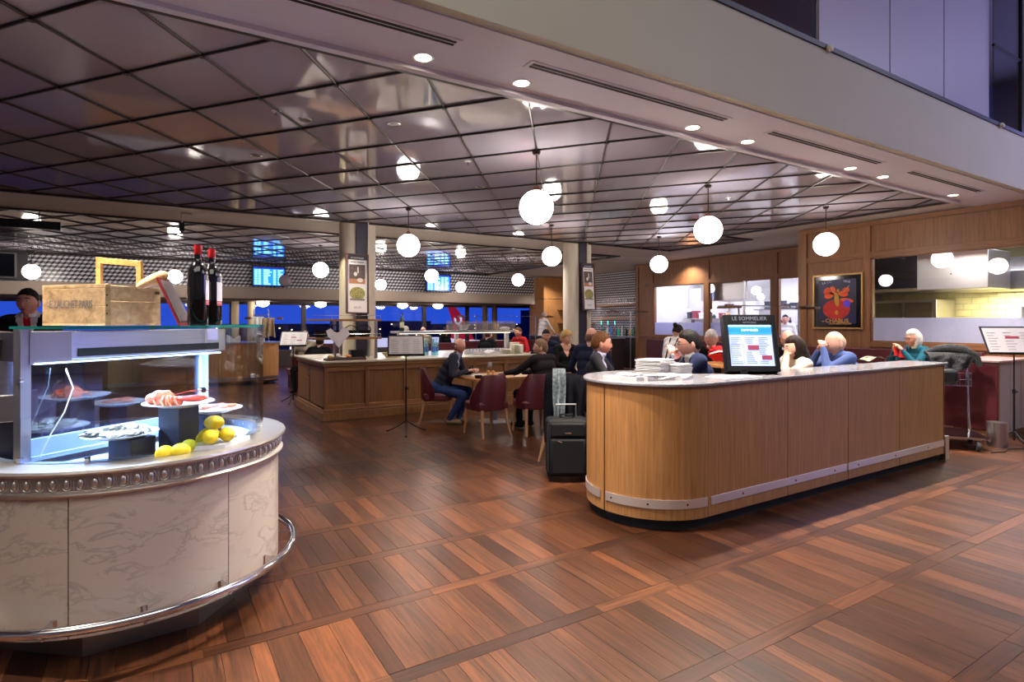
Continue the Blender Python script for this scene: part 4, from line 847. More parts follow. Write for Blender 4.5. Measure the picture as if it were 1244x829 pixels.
part('blue_band', MB().box(-.195, .0175, .345, .195, .02, .42, M=Mk), mat('kiosk_blue', (40, 130, 200), .5, emit=.7, ecol=(40, 140, 220)), ks)
for a, b in (((-.03, .2), (.07, .245)), ((.09, .11), (.18, .15))): part('red_box', MB().box(a[0], .0175, a[1], b[0], .0195, b[1], M=Mk), mat('kiosk_red', (150, 60, 90), .5, emit=.3), ks)
lns = MB(); r3 = random.Random(2)
for cx_ in (-.16, -.03, .09):
    for k in range(15):
        z = .075+k*.017
        if (cx_ > -.1 and .19 < z < .255 and cx_ < .05) or (cx_ > .05 and .1 < z < .16): continue
        lns.box(cx_-.02, .0185, z, cx_+r3.uniform(.03, .075), .0195, z+.004, M=Mk)
lns.box(-.185, .0185, .07, -.183, .0195, .25, M=Mk).box(-.075, .0185, .07, -.073, .0195, .25, M=Mk).box(-.185, .0185, .25, -.073, .0195, .252, M=Mk).box(-.185, .0185, .07, -.073, .0195, .072, M=Mk)
part('printed_lines', lns, mat('kiosk_ink', (110, 120, 160), .6), ks, stuff=True)
KT = mat('kiosk_letters', (150, 156, 176), .5)
def ktext(s, sz, z, m=KT, y=-.002): 
    p = Mk @ Vector((0, y, z)); text(s, sz, m, ks, p, (pi/2-radians(17), 0, 0))
ktext('LE SOMMELIER', .05, .49); ktext('BISTROBAR', .024, .452); ktext('SOMMELIER', .03, .385, mat('kiosk_white_text', (255, 255, 255), .5, emit=1), .0165)
# ---------------- music stand menu holders ----------------
def menu_stand(x, y, z, rz, label, paper_parts, tilt=35, w=.5, h=.34):
    t = thing('menu_stand', label, 'stand', (x, y, 0), rz)
    part('pole', MB().cyl((0, 0, .05), (0, 0, z*.55), .012, n=10).cyl((0, 0, z*.55), (0, 0, z), .008, n=10), BLACK, t)
    for k in range(3):
        a = 2*pi*k/3+.5; part('leg', MB().tube([(0, 0, .17), (.14*cos(a), .14*sin(a), .08), (.3*cos(a), .3*sin(a), .008)], .008, 6), BLACK, t)
        part('rubber_foot', MB().ball((.3*cos(a), .3*sin(a), .012), (.014, .014, .012), 8, 6), SLOT, t)
    part('collar', MB().lathe([(.018, 0), (.018, .05)], 12, c=(0, 0, z*.55-.02)), BLACK, t); part('clamp_knob', MB().cyl((.01, 0, z*.55), (.04, 0, z*.55), .009, n=8), BLACK, t)
    M = Matrix.Translation((0, 0, z+.02)) @ Matrix.Rotation(radians(-tilt), 4, 'X')
    part('desk', MB().box(-w/2, 0, -h*.25, w/2, .01, h*.75, M=M).box(-w/2, -.04, -h*.25, w/2, 0, -h*.25+.008, M=M), BLACK, t, bevel=.002)
    part('menu_sheet', MB().box(-w/2+.02, -.006, -h*.25+.012, w/2-.02, 0, h*.68, M=M), mat('menu_sheet_grey', (196, 192, 194), .5), t)
    ln = MB()
    for c in range(3):
        for k in range(8): ln.box(-w/2+.05+c*w*.3, -.008, -h*.2+k*h*.1, -w/2+.05+c*w*.3+w*.2*r3.uniform(.6, 1), -.006, -h*.2+k*h*.1+.005, M=M)
    part('printed_lines', ln, PG, t, stuff=True)
    for q in paper_parts: part('red_box', MB().box(q[0]*w, -.009, q[1]*h, q[2]*w, -.006, q[3]*h, M=M), mat('menu_red', (150, 30, 44), .5), t)
    return t
menu_stand(2.93, 7.50, 1.12, radians(-20), 'black music stand with grey menu sheet before buffet island', [])
menu_stand(2.2, 11.4, 1.12, radians(-25), 'black music stand with red marked menu, behind the buffet corner', [(-.1, .3, .08, .36), (.12, .1, .32, .16)])
menu_stand(9.15, 2.80, 1.2, radians(-42), 'black music stand menu at the right edge of the photo', [(-.1, .3, .15, .38), (.25, .1, .42, .18)], 30, .62, .4)
# ---------------- buffet island ----------------
isl = thing('buffet_island', 'oak buffet island with framed panels and pale stone top', 'counter', (2.2, 9.05, 0))
IL, IW = 3.95, 1.95
part('carcass', MB().box(.04, .04, .1, IL, IW, .88), ISLW, isl); part('plinth', MB().box(-.04, -.04, 0, IL+.02, IW, .13), ISLW, isl, bevel=.006); part('plinth_moulding', MB().box(-.015, -.015, .13, IL+.01, IW, .17), ISLW, isl, bevel=.008)
part('cornice', MB().box(-.02, -.02, .83, IL+.02, IW+.02, .89), wood('island_rail', (130, 88, 54), (166, 118, 74), 'X', 1.2), isl, bevel=.008); part('stone_top', MB().box(-.05, -.05, .89, IL+.04, IW+.04, .925), mat('stone_top', (206, 198, 178), .25, var=.05), isl, bevel=.008)
np2 = 6
for k in range(np2+1): x = k*(IL-.05)/np2; part('stile', MB().box(x, 0, .17, x+.06, .04, .83), ISLW, isl, bevel=.004)
part('rail', MB().box(0, .005, .76, IL, .04, .83).box(0, .005, .17, IL, .04, .23), MATS['island_rail'], isl, bevel=.004)
for k in range(2): part('door', MB().box(.0, .06+k*.95, .2, .03, .96+k*.95, .8), ISLW, isl, bevel=.004)
for k in range(2):
    y = .93+k*.1; part('handle', MB().tube([(-.0, y, .62), (-.035, y, .64), (-.035, y, .72), (0, y, .74)], .007, 8), CHROME, isl)
# shelves around the column
sh = thing('shelf_unit', 'two tier oak shelf unit on steel posts around the left column', 'shelf', (2.1, 9.35, .925))
SLV = wood('shelf_oak', (130, 88, 52), (170, 122, 76), 'X', 1.2, .4)
for z in (.32, .62): part('shelf_board', MB().box(0, 0, z, 1.12, .45, z+.035), SLV, sh, bevel=.003)
for x, y in ((.45, .03), (1.03, .03), (.45, .42), (1.03, .42)): part('post', MB().box(x-.02, y-.02, 0, x+.02, y+.02, .62), STEEL, sh)
for z in (.37, .67): part('gallery_rail', MB().tube([(0, .0, z+.04), (1.1, .0, z+.04)], .005, 6).tube([(.3, 0, z-.01), (.3, 0, z+.04)], .004, 5).tube([(1.1, 0, z-.01), (1.1, 0, z+.04)], .004, 5), CHROME, sh)
WK = mat('black_wicker', (22, 18, 18), .6, bump=.8, bscale=80)
def basket(x, y, z, r, label, handle=True, m=WK, hh=.11):
    t = thing('basket', label, 'basket', (x, y, z)); part('bowl', MB().lathe([(0, 0), (r*.7, 0), (r, hh), (r*1.03, hh), (r*.97, hh-.01), (r*.66, .012), (0, .012)], 20), m, t)
    if handle: part('handle', MB().tube([(r*cos(a), 0, hh+r*.8*sin(a)) for a in [i*pi/12 for i in range(13)]], .007, 6), m, t)
    return t
basket(2.26, 9.55, 1.282, .10, 'black handled basket, left end of middle shelf'); basket(2.50, 9.52, 1.282, .11, 'black handled basket with cloth over the shelf edge'); basket(2.76, 9.55, 1.282, .10, 'low black basket right of the napkin'); basket(2.99, 9.55, 1.282, .11, 'tilted black basket at right end of middle shelf')
def cloth_bib(mb): pass
np_ = MB(); npv = [(-.17, 0, .06), (-.1, -.01, .10), (-.05, -.02, .05), (.0, -.01, .03), (.04, -.02, .05), (.10, 0, .12), (.17, -.01, .09), (.2, -.02, .0), (.02, -.03, -.21), (-.06, -.03, -.12), (-.15, -.02, -.02)]
np_.add([(x, y, z) for x, y, z in npv]+[(x, y+.006, z) for x, y, z in npv], [tuple(range(11)), tuple(range(21, 10, -1))]+[(i, (i+1) % 11, 11+(i+1) % 11, 11+i) for i in range(11)])
single('napkin', np_, mat('white_cloth', (214, 210, 216), .9), 'white napkin hanging in a point from the shelf basket', 'napkin', (2.47, 9.325, 1.33))
single('serving_tray', MB().box(0, 0, 0, .62, .22, .03).box(.02, .02, .03, .60, .2, .035), mat('tray_wood', (70, 44, 34), .5), 'dark wooden tray on left corner of buffet island', 'tray', (2.25, 9.08, .925), bevel=.004)
for n, (x, y, c) in enumerate(((2.34, 9.2, (230, 196, 120)), (2.47, 9.18, (210, 200, 180)), (2.62, 9.2, (214, 140, 80)))): single('pastry', MB().ball((0, 0, .02), (.05, .04, .03), 12, 8, fn=lump(3, n, .3)), mat('pastry_%d' % n, c, .6), ['yellow pastry on the dark tray, leftmost', 'pale pastry in the middle of dark tray', 'orange pastry on the dark tray, rightmost'][n], 'pastry', (x, y, .962))
single('napkin_holder', MB().box(-.12, -.08, 0, .12, .08, .14).box(-.1, -.09, .02, .1, -.08, .12), BLACK, 'black box below the shelves on the island', 'box', (2.86, 9.55, .925), bevel=.004)
single('bread_tray', MB().lathe([(0, 0), (.12, 0), (.2, .09), (.19, .09), (.11, .01), (0, .01)], 20, sy=.6), mat('cream_wicker', (216, 200, 160), .8, bump=.7, bscale=70), 'cream oval basket right of the shelf unit', 'basket', (3.42, 9.35, .925))
single('folded_cloth', MB().ball((0, 0, 0), (.1, .06, .05), 14, 8, fn=lump(3, 9, .5)), mat('grey_cloth', (70, 76, 90), .9), 'dark grey cloth bunched in the cream basket', 'cloth', (3.42, 9.35, 1.03))
# sneeze guard counter with glass shelf
sg2 = thing('sneeze_guard', 'long steel framed glass shelf over the right half of island', 'shelf', (3.62, 9.6, .925))
part('shelf_edge', MB().box(0, 0, .40, 2.4, .45, .44), STEEL, sg2, bevel=.004); part('shelf_lamp', MB().box(.05, .1, .392, 2.35, .2, .4), mat('warm_strip', (255, 240, 220), .5, emit=2.5, ecol=(255, 235, 205)), sg2)
for x in (.02, 1.15, 2.25): part('post', MB().box(x, .1, 0, x+.07, .16, .40), mat('post_pale', (200, 200, 206), .35, .5), sg2)
part('glass_guard', MB().box(0.9, -.02, .44, 2.4, -.012, .62), glass('hazy_glass', (.95, .95, .95), 1.6, body=(150, 140, 136), bodyfac=.25), sg2)
GLW = glass('drink_glass', (.96, .97, 1), 2.2, .03, body=(230, 230, 236), bodyfac=.16)
tum = MB().lathe([(0, 0), (.026, 0), (.034, .10), (.032, .10), (.025, .008), (0, .008)], 14).mesh('tumbler', GLW)
k = 0
for r_ in range(2):
    for c in range(13):
        o = link('tumbler', tum, None, (4.92+c*.0695, 9.5+r_*.09, .926)); tag(o, 'clear upturned tumbler in the %s row under sneeze guard, %s from left' % (['front', 'back'][r_], ['first', 'second', 'third', 'fourth', 'fifth', 'sixth', 'seventh', 'eighth', 'ninth', 'tenth', 'eleventh', 'twelfth', 'thirteenth', 'fourteenth'][c]), 'glass', 'rows of tumblers on the island')
ORD = ['first', 'second', 'third', 'fourth', 'fifth', 'sixth', 'seventh', 'eighth', 'ninth', 'tenth', 'eleventh', 'twelfth', 'thirteenth', 'fourteenth']
CRE = mat('cream_plates', (226, 220, 196), .3)
for s_, (x, y, n, r_) in enumerate(((5.93, 9.34, 10, .11), (6.02, 9.62, 12, .105), (5.66, 9.36, 5, .12))):
    for q in range(n): tag(link('plate', bpy.data.meshes.get('plate_%d' % s_) or MB().lathe([(0, 0), (r_*.6, 0), (r_, .012), (r_, .016), (r_*.6, .006), (0, .005)], 20).mesh('plate_%d' % s_, CRE), None, (x, y, .926+q*.0165)), '%s plate of the %s cream plate pile on the island' % ('topmost' if q == n-1 else 'bottom' if q == 0 else ORD[q]+' lowest', ['front right', 'rearmost right', 'low left'][s_]), 'plate', 'cream plates stacked on the island')
single('napkin_pile', sheet(10, 8, .5, .25, .05, 4, flat=True), mat('white_cloth', 0), 'crumpled white cloths in front of the plate piles', 'cloth', (5.2, 9.22, .93), .1, smooth=60)
def bottle(x, y, z, r, h, col, label, cat='bottle', m=None, group=None, lab=None):
    t = thing('bottle', label, cat, (x, y, z), group=group); m = m or mat('glass_%s' % '_'.join(map(str, col)), col, .08, coat=.5)
    part('body', MB().lathe([(0, 0), (r, 0), (r, h*.6), (r*.8, h*.7), (r*.33, h*.82), (r*.33, h), (0, h)], 16), m, t)
    if lab: part('label', MB().lathe([(r*1.01, h*.2), (r*1.01, h*.5)], 16), mat('lab_%s' % '_'.join(map(str, lab)), lab, .6), t)
    return t
for n, x in enumerate((4.2, 4.3, 4.4)): bottle(x, 9.75-.1*(n % 2), .925, .042, .3, (80, 170, 190), ['left', 'middle', 'right'][n]+' turquoise water bottle behind the menu stand', m=glass('water_bottle_glass', (.5, .85, .92), 2.2, body=(120, 190, 210), bodyfac=.3), group='turquoise water bottles', lab=(60, 110, 180))
bottle(3.72, 9.5, .925, .04, .3, (20, 110, 60), 'bright green bottle on the island left of menu sheet', lab=(230, 230, 230)); bottle(3.75, 9.8, 1.365, .04, .32, (30, 50, 30), 'dark green wine bottle with cream label on glass shelf', lab=(226, 220, 190))
single('paper_cup', MB().lathe([(0, 0), (.03, 0), (.045, .13), (.04, .13), (.028, .01), (0, .01)], 16), mat('cup_tan', (200, 150, 110), .6), 'tan bread filled cup at right end of glass shelf', 'cup', (5.72, 9.8, 1.365)); single('folded_cloth', MB().ball((0, 0, .03), (.12, .08, .04), 14, 8, fn=lump(3, 2, .3)), mat('white_cloth', 0), 'white napkins lying beside the tan cup on shelf', 'cloth', (5.9, 9.8, 1.365))
single('bowl', MB().lathe([(0, 0), (.06, 0), (.14, .12), (.13, .12), (.05, .01), (0, .01)], 20), WHITE, 'white bowl on the glass shelf below the tail fin', 'bowl', (4.95, 9.75, 1.365))
# ---------------- dining table and chairs ----------------
CHL = wood('chair_leg_beech', (160, 112, 76), (196, 148, 106), 'Z', 1, .5); BUR2 = BURG
def make_chair(label, loc, face):
    """tub chair with burgundy leather, facing local +Y"""
    t = thing('tub_chair', label, 'chair', loc, radians(face-90), 'burgundy leather tub chairs')
    part('seat', MB().prism([(-.23, -.2), (.23, -.2), (.25, .1), (.22, .24), (-.22, .24), (-.25, .1)], .34, .46), BURG, t, bevel=.03)
    # curved back, higher at the rear, sweeping down to the front
    mb = MB(); n = 26; vs_ = []
    for i in range(n+1):
        a = radians(180+8+(164)*i/n) if False else radians(190+160*i/n)
        f = abs(i/n-.5)*2; r = .27; top = .83-.30*max(0, f-.45)**1.2*2.2; x, y = r*cos(a), r*sin(a)*.95+.02
        lean = .035
        for rr, z in ((1.0, .36), (1.0+lean*2.2, top-.015), (.97+lean*2, top), (.90+lean*2, top-.015), (.87, .40)): vs_.append((x*rr, y*rr, z))
    fs = []
    for i in range(n):
        for k in range(5): fs.append((i*5+k, i*5+(k+1) % 5, (i+1)*5+(k+1) % 5, (i+1)*5+k))
    fs += [(4, 3, 2, 1, 0), tuple(n*5+k for k in range(5))]; mb.add(vs_, fs); part('backrest', mb, BURG, t, smooth=60)
    for x, y, ox, oy in ((-.2, .2, -.02, .03), (.2, .2, .02, .03), (-.19, -.18, -.03, -.08), (.19, -.18, .03, -.08)):
        part('leg', MB().tube([(x, y, .36), (x+ox*.3, y+oy*.3, .2), (x+ox, y+oy, 0)], [.026, .021, .015], 8), CHL, t)
    return t
make_chair('burgundy tub chair of the bald man in navy sweater', (3.66, 8.10, 0), -25)
make_chair('empty burgundy tub chair with its back to the camera', (3.84, 6.85, 0), 93); make_chair('burgundy tub chair of man in dark jacket, beside the coats', (4.46, 6.62, 0), 80)
def table(x, y, w, d, z, label, rz=0):
    t = thing('dining_table', label, 'table', (x, y, 0), rz)
    part('tabletop', MB().box(-w/2, -d/2, z-.035, w/2, d/2, z), wood('table_oak', (150, 98, 54), (196, 140, 86), 'X', 1.2, .35), t, bevel=.004)
    part('column', MB().box(-.04, -.04, .02, .04, .04, z-.035), STEEL, t); part('base_plate', MB().lathe([(0, 0), (.25, 0), (.25, .012), (.04, .03), (0, .03)], 28), STEEL, t)
    return t
table(4.42, 7.65, 1.08, .86, .713, 'oak topped dining table between the bald man and jacket man'); ZD = .7135
table(5.75, 7.05, .8, .8, .713, 'oak dining table in front of the blonde woman')
single('ash_bowl', MB().lathe([(0, 0), (.05, 0), (.06, .045), (.052, .045), (.045, .01), (0, .01)], 16), BLACK, 'small black bowl at table edge before bald man', 'bowl', (3.98, 7.34, ZD))
single('menu_paper', sheet(6, 6, .3, .22, .008, 1), PAPER, 'white paper lying under the bald man\'s hands', 'paper', (4.12, 7.7, ZD), .3)
def wineglass(x, y, z, label, wine=None, rz=0, tilt=(0, 0), s=1.0):
    t = thing('wine_glass', label, 'glass', (x, y, z)); t.rotation_euler = (tilt[0], tilt[1], 0); t.scale = (s, s, s)
    part('bowl', MB().lathe([(.0, .085), (.02, .088), (.036, .11), (.04, .14), (.036, .17), (.032, .195), (.031, .195), (.038, .14), (.034, .112), (0, .09)], 20), GLW, t); part('stem', MB().lathe([(.033, 0), (.033, .002), (.004, .006), (.0035, .085), (0, .088)], 16), GLW, t)
    if wine: part('wine', MB().lathe([(0, .091), (.018, .092), (.033, .112), (.037, .138), (0, .138)], 20), mat('wine_%d' % wine[0], wine, .05, coat=.5), t)
    return t
wineglass(4.42, 7.78, ZD, 'wine glass with dark red wine on the dining table', (60, 8, 20)); wineglass(5.62, 6.98, ZD, 'wine glass standing before the blonde woman', (220, 200, 140))
single('water_glass', MB().lathe([(0, 0), (.028, 0), (.034, .11), (.031, .11), (.025, .01), (0, .01)], 16), GLW, 'clear short glass beside the bald man\'s hands', 'glass', (4.2, 7.82, ZD)); single('salt_mill', MB().lathe([(0, 0), (.026, 0), (.026, .05), (.018, .07), (.024, .1), (.02, .13), (0, .135)], 16), mat('mill_grey', (90, 86, 90), .3, .6), 'grey salt mill on the dining table', 'mill', (4.12, 7.86, ZD))
for n, (x, y) in enumerate(((4.3, 7.62), (4.34, 7.54))): single('pepper_mill', MB().lathe([(0, 0), (.025, 0), (.02, .035), (.027, .07), (.0, .085)], 14), wood('mill_wood', (190, 130, 70), (220, 166, 104)), ['small wooden mill behind the empty chair', 'second small wooden mill nearest the dark coat'][n], 'mill', (x, y, ZD))
single('black_gloves', MB().ball((0, 0, .02), (.1, .05, .022), 12, 8, fn=lump(4, 3, .4)), mat('glove_black', (18, 18, 20), .7), 'black gloves lying at the right end of dining table', 'gloves', (4.72, 7.6, ZD))
# ---------------- suitcase, coat and scarf ----------------
SUIT = mat('suitcase_fabric', (11, 11, 15), .7, spec=.3, bump=.2, bscale=300)
su = thing('suitcase', 'black soft fabric trolley suitcase standing by the counter end', 'suitcase', (3.42, 4.50, 0), radians(-32))
part('body', MB().box(-.2, -.13, .05, .2, .13, .6), SUIT, su, bevel=.035); part('front_pocket', MB().box(-.165, -.16, .08, .165, -.12, .42), SUIT, su, bevel=.02); part('top_pocket', MB().box(-.165, -.155, .44, .165, -.12, .57), SUIT, su, bevel=.015)
part('zip', MB().tube([(-.19, -.128, .1), (-.19, -.128, .56), (.19, -.128, .56), (.19, -.128, .1)], .004, 5), mat('zip_grey', (70, 72, 80), .4, .5), su); part('badge', MB().box(-.03, -.158, .47, .03, -.154, .485), CHROME, su); part('zip_pull', MB().tube([(-.1, -.165, .405), (-.06, -.17, .39)], .005, 6), CHROME, su)
part('handle', MB().tube([(-.06, 0, .6), (-.06, 0, .63), (.06, 0, .63), (.06, 0, .6)], .01, 8), SUIT, su); part('pull_handle', MB().tube([(-.1, .08, .6), (-.1, .08, .72), (.1, .08, .72), (.1, .08, .6)], .009, 8), STEEL, su)
for x in (-.16, .16): part('wheel', MB().cyl((x-.02, .1, .03), (x+.02, .1, .03), .03, n=14), BLACK, su); part('foot', MB().box(x-.02, -.1, 0, x+.02, -.07, .05), BLACK, su)
def drape(w, h, folds, amp, seed, thick=.012, top_r=.07):
    """cloth hanging over a chair back: front fall with folds"""
    mb = MB(); nx, nz = 28, 16; vs_ = []
    for j in range(nz+1):
        t = j/nz
        for i in range(nx+1):
            s = i/nx-.5; wx = w*(1+.25*t*sin(seed+t*2)); y = -amp*(.3+t)*sin(s*folds*2*pi+seed+t*1.5)-.02*noise.noise(Vector((s*6, t*5, seed)))
            z = -h*t+.02*sin(s*9+seed)*t; y -= top_r*sqrt(max(0, 1-(1-t*3)**2)) if t < .33 else top_r
            vs_.append((s*wx, y, z))
    k = len(vs_); fs = []
    for j in range(nz):
        for i in range(nx): a = j*(nx+1)+i; q = (a, a+1, a+nx+2, a+nx+1); fs += [q[::-1], tuple(k+v for v in q)]
    edge = [i for i in range(nx+1)]+[nx+(nx+1)*j for j in range(1, nz+1)]+[(nx+1)*nz+i for i in range(nx-1, -1, -1)]+[(nx+1)*j for j in range(nz-1, 0, -1)]
    for a, b in zip(edge, edge[1:]+edge[:1]): fs.append((a, b, k+b, k+a))
    return mb.add(vs_+[(x, y+thick, z) for x, y, z in vs_], fs)
ch4 = make_chair('burgundy tub chair hidden under the dark coats', (3.86, 5.02, 0), 5)
COAT = mat('coat_navy_black', (12, 12, 20), .9, spec=.15)
def coat(name, label, x, y, z, rz, w, h, m, folds=2.5, amp=.03, seed=0, cat='coat', tr=.09, th=.02): return single(name, drape(w, h, folds, amp, seed, th, tr), m, label, cat, (x, y, z), rz, smooth=70)
coat('overcoat', 'dark navy overcoat hung over chair back behind suitcase', 3.68, 4.93, .99, radians(-38), .34, .72, COAT, seed=1); coat('overcoat', 'black coat sleeve side hanging nearest the wood counter', 3.74, 4.80, .98, radians(-38), .26, .62, mat('coat_charcoal', (18, 18, 26), .9, spec=.15), seed=4)
coat('scarf', 'pale grey blue patterned scarf hanging over the dark coat', 3.52, 4.76, 1.06, radians(-35), .13, .52, mat('scarf_grey', (150, 164, 170), .9, col2=(96, 108, 112), vscale=40, bump=.5, bscale=150), folds=2, amp=.018, seed=2, cat='scarf', tr=.06, th=.012)
# ---------------- right side: banquettes, trolley, low partition ----------------
def banquette(x0, y0, x1, y1, back, label, seat=.44, top=1.02):
    t = thing('banquette', label, 'bench', (x0, y0, 0)); w, d = x1-x0, y1-y0
    part('base', MB().box(.02, .02, 0, w-.02, d-.02, .3), mat('burgundy_dark', (54, 16, 26), .5), t); part('seat', MB().box(0, 0, .3, w, d, seat), BURG, t, bevel=.02)
    if back == 'E': part('backrest', MB().box(w-.1, 0, seat, w, d, top), BURG, t, bevel=.02)
    if back == 'S': part('backrest', MB().box(0, 0, seat, w, .1, top), BURG, t, bevel=.02)
    return t
banquette(9.95, 3.55, 10.5, 6.25, 'E', 'burgundy banquette along the oak wall under chablis poster', top=1.08); banquette(3.95, 3.30, 7.35, 3.80, 'S', 'long burgundy banquette backing onto the newspaper counter', top=1.07)
banquette(12.1, 6.6, 12.68, 12.6, 'E', 'burgundy banquette below the kitchen windows', top=1.0)
lp = thing('low_partition', 'low oak partition with grey panels right of the trolley', 'partition', (9.35, 3.02, 0))
part('end_panel', MB().box(0, 0, 0, .03, .5, 1.0), OAKV, lp); part('burgundy_back', MB().box(-.035, .0, .1, -.002, .6, .98), BURG, lp, bevel=.01)
for a in (.035, .40, .77): part('grey_panel', MB().box(a, -.0, .06, a+.355, .02, 1.0), mat('grey_panel', (150, 142, 144), .45), lp)
part('core', MB().box(.035, .02, 0, 1.15, .5, 1.0), OAKV, lp); part('top', MB().box(-.04, -.03, 1.0, 1.17, .52, 1.03), mat('pink_stone', (190, 160, 160), .25), lp, bevel=.005); part('skirting', MB().box(.035, -.012, 0, 1.15, 0, .08), STEEL, lp)
single('post_guard', MB().lathe([(0, 0), (.105, 0), (.105, .30), (0, .30)], 28), STEEL, 'short stainless steel cylinder standing on the floor by the cables', 'bollard', (8.82, 2.86, 0))
tr = thing('luggage_trolley', 'chrome airport luggage trolley with wire basket beside counter end', 'trolley', (8.55, 3.25, 0), radians(-58))
T_ = lambda pts, r=.014, c=False: part('tube_frame', MB().tube(pts, r, 8, closed=c), CHROME, tr)
for s in (-.25, .25): T_([(s, .25, .12), (s, .30, .3), (s, .36, .75), (s, .40, .98), (s, .50, 1.04)], .016)
T_([(-.25, .50, 1.04), (.25, .50, 1.04)], .016)
part('platform', MB().box(-.25, -.45, .14, .25, .25, .16).tube([(-.27, -.5, .15), (-.27, .27, .15), (.27, .27, .15), (.27, -.5, .15)], .016, 8), CHROME, tr)
bw = MB()
for z in (.72, .80, .88): bw.tube([(-.24, .36, z), (-.24, .12, z), (.24, .12, z), (.24, .36, z)], .005, 5)
for q in range(9): x = -.24+q*.06; bw.tube([(x, .36, .72), (x, .12, .72), (x, .12, .9)], .004, 5)
for q in range(5):
    for s in (-.24, .24): bw.tube([(s, .12+q*.06, .72), (s, .12+q*.06, .9)], .004, 5)
part('wire_basket', bw, CHROME, tr, stuff=True)
for x, y in ((-.24, .2), (.24, .2), (-.18, -.42), (.18, -.42)): w_ = part('wheel', MB().cyl((x-.018, y, .06), (x+.018, y, .06), .06, n=20), mat('wheel_rubber', (60, 60, 64), .6), tr); part('hub', MB().cyl((x-.02, y, .06), (x+.02, y, .06), .022, n=12), CHROME, w_)
single('handbag', MB().box(-.17, -.09, 0, .17, .09, .2), mat('bag_leather', (16, 16, 18), .4), 'black leather bag lying in the trolley basket', 'bag', (8.68, 3.40, .73), radians(-58), bevel=.05)
coat('knitted_coat', 'dark grey knitted coat with fluffy collar draped over trolley', 8.92, 3.42, 1.14, radians(-50), .52, .22, mat('knit_grey', (70, 72, 76), .95, col2=(30, 31, 34), vscale=60, bump=1, bscale=120), seed=3, th=.05, tr=.12, amp=.03)
single('coat_collar', MB().tube([(-.28, 0, 0), (-.15, .03, .05), (0, .0, .07), (.14, -.03, .05), (.26, -.06, -.04), (.3, -.08, -.16)], [.03, .05, .06, .06, .055, .03], 12), MATS['knit_grey'], 'thick dark woollen scarf roll lying on the knitted coat', 'scarf', (8.93, 3.40, 1.12), radians(-50))
single('power_cable', MB().tube([(8.3, 2.75, .008), (8.5, 2.68, .008), (8.7, 2.72, .008), (8.9, 2.64, .008), (9.2, 2.7, .008), (9.6, 2.9, .008)], .007, 6), BLACK, 'black cable lying on floor near the steel cylinder', 'cable'); single('power_cable', MB().tube([(8.35, 3.0, .008), (8.5, 3.08, .008), (8.62, 3.0, .008), (8.5, 2.9, .008), (8.38, 2.95, .008)], .007, 6), BLACK, 'looped black cable on the floor under the trolley', 'cable')
# bags and booklet on the table near the white haired lady
table(8.5, 4.15, .6, .6, .9, 'small oak table in front of the white haired lady')
hb = thing('handbag', 'black handbag with grey patterned shawl on top, left of the lady', 'bag', (7.62, 3.50, .90), radians(-30)); part('body', MB().box(-.18, -.06, 0, .18, .06, .15), MATS['bag_leather'], hb, bevel=.03); part('handle', MB().tube([(-.1, 0, .14), (-.06, 0, .22), (.06, 0, .22), (.1, 0, .14)], .008, 6), MATS['bag_leather'], hb)
single('side_table', MB().box(-.25, -.15, .86, .25, .15, .9).box(-.03, -.03, 0, .03, .03, .86), OAKV, 'narrow wooden ledge behind the right end of counter', 'table', (7.62, 3.50, 0))
single('shawl', sheet(12, 8, .34, .2, .07, 7), mat('shawl_pattern', (150, 146, 130), .9, col2=(60, 64, 60), vscale=25), 'patterned grey shawl behind the black handbag', 'shawl', (7.6, 3.78, 1.0), -.3, smooth=60)
# framed chablis poster on the right wall
ps = thing('framed_poster', 'gold framed dark poster with red disc and orange flowers', 'poster', (XR-.03, 6.19, 1.4), radians(-90)); PWD, PHT = .90, 1.0
GF = mat('gold_frame', (190, 150, 96), .3, .7)
part('frame', MB().box(0, -.035, 0, .03, 0, PHT).box(PWD-.03, -.035, 0, PWD, 0, PHT).box(.03, -.035, 0, PWD-.03, 0, .03).box(.03, -.035, PHT-.03, PWD-.03, 0, PHT), GF, ps, bevel=.004)
part('mat_board', MB().box(.03, -.01, .03, PWD-.03, 0, PHT-.03), mat('poster_black', (18, 16, 22), .1, coat=.6), ps); part('picture', MB().box(.1, -.012, .1, PWD-.12, -.01, PHT-.1), mat('poster_indigo', (36, 34, 84), .3, col2=(24, 20, 40), vscale=3), ps)
def disc(cx, cz, rx, rz_, y, m, nm, rot=0, n=24): part(nm, MB().prism([(cx+rx*cos(a)*cos(rot)-rz_*sin(a)*sin(rot), cz+rx*cos(a)*sin(rot)+rz_*sin(a)*cos(rot)) for a in [i*2*pi/n for i in range(n)]], 0, .0012, M=Matrix.Translation((0, y, 0)) @ My), m, ps)
RED = mat('poster_red', (186, 30, 22), .4, var=.2, vscale=9); ORA = mat('poster_orange', (232, 84, 30), .4); YEL = mat('poster_ochre', (190, 140, 30), .4); VIOL = mat('poster_violet', (96, 60, 220), .4)
disc(.43, .36, .245, .18, -.0135, RED, 'red_disc')
for q in ((.30, .62, .09, .06, .3), (.26, .70, .07, .05, .9), (.36, .7, .06, .08, 0), (.55, .64, .09, .05, -.2), (.6, .70, .07, .05, .4)): disc(q[0], q[1], q[2], q[3], -.0148, ORA, 'orange_petal', q[4])
disc(.62, .52, .12, .035, -.0148, ORA, 'orange_petal', -.2); disc(.62, .46, .065, .07, -.0158, VIOL, 'violet_flower'); disc(.44, .54, .042, .13, -.0158, YEL, 'ochre_figure', .1); disc(.44, .30, .03, .04, -.0158, YEL, 'ochre_figure'); disc(.46, .70, .022, .03, -.0158, YEL, 'ochre_figure')
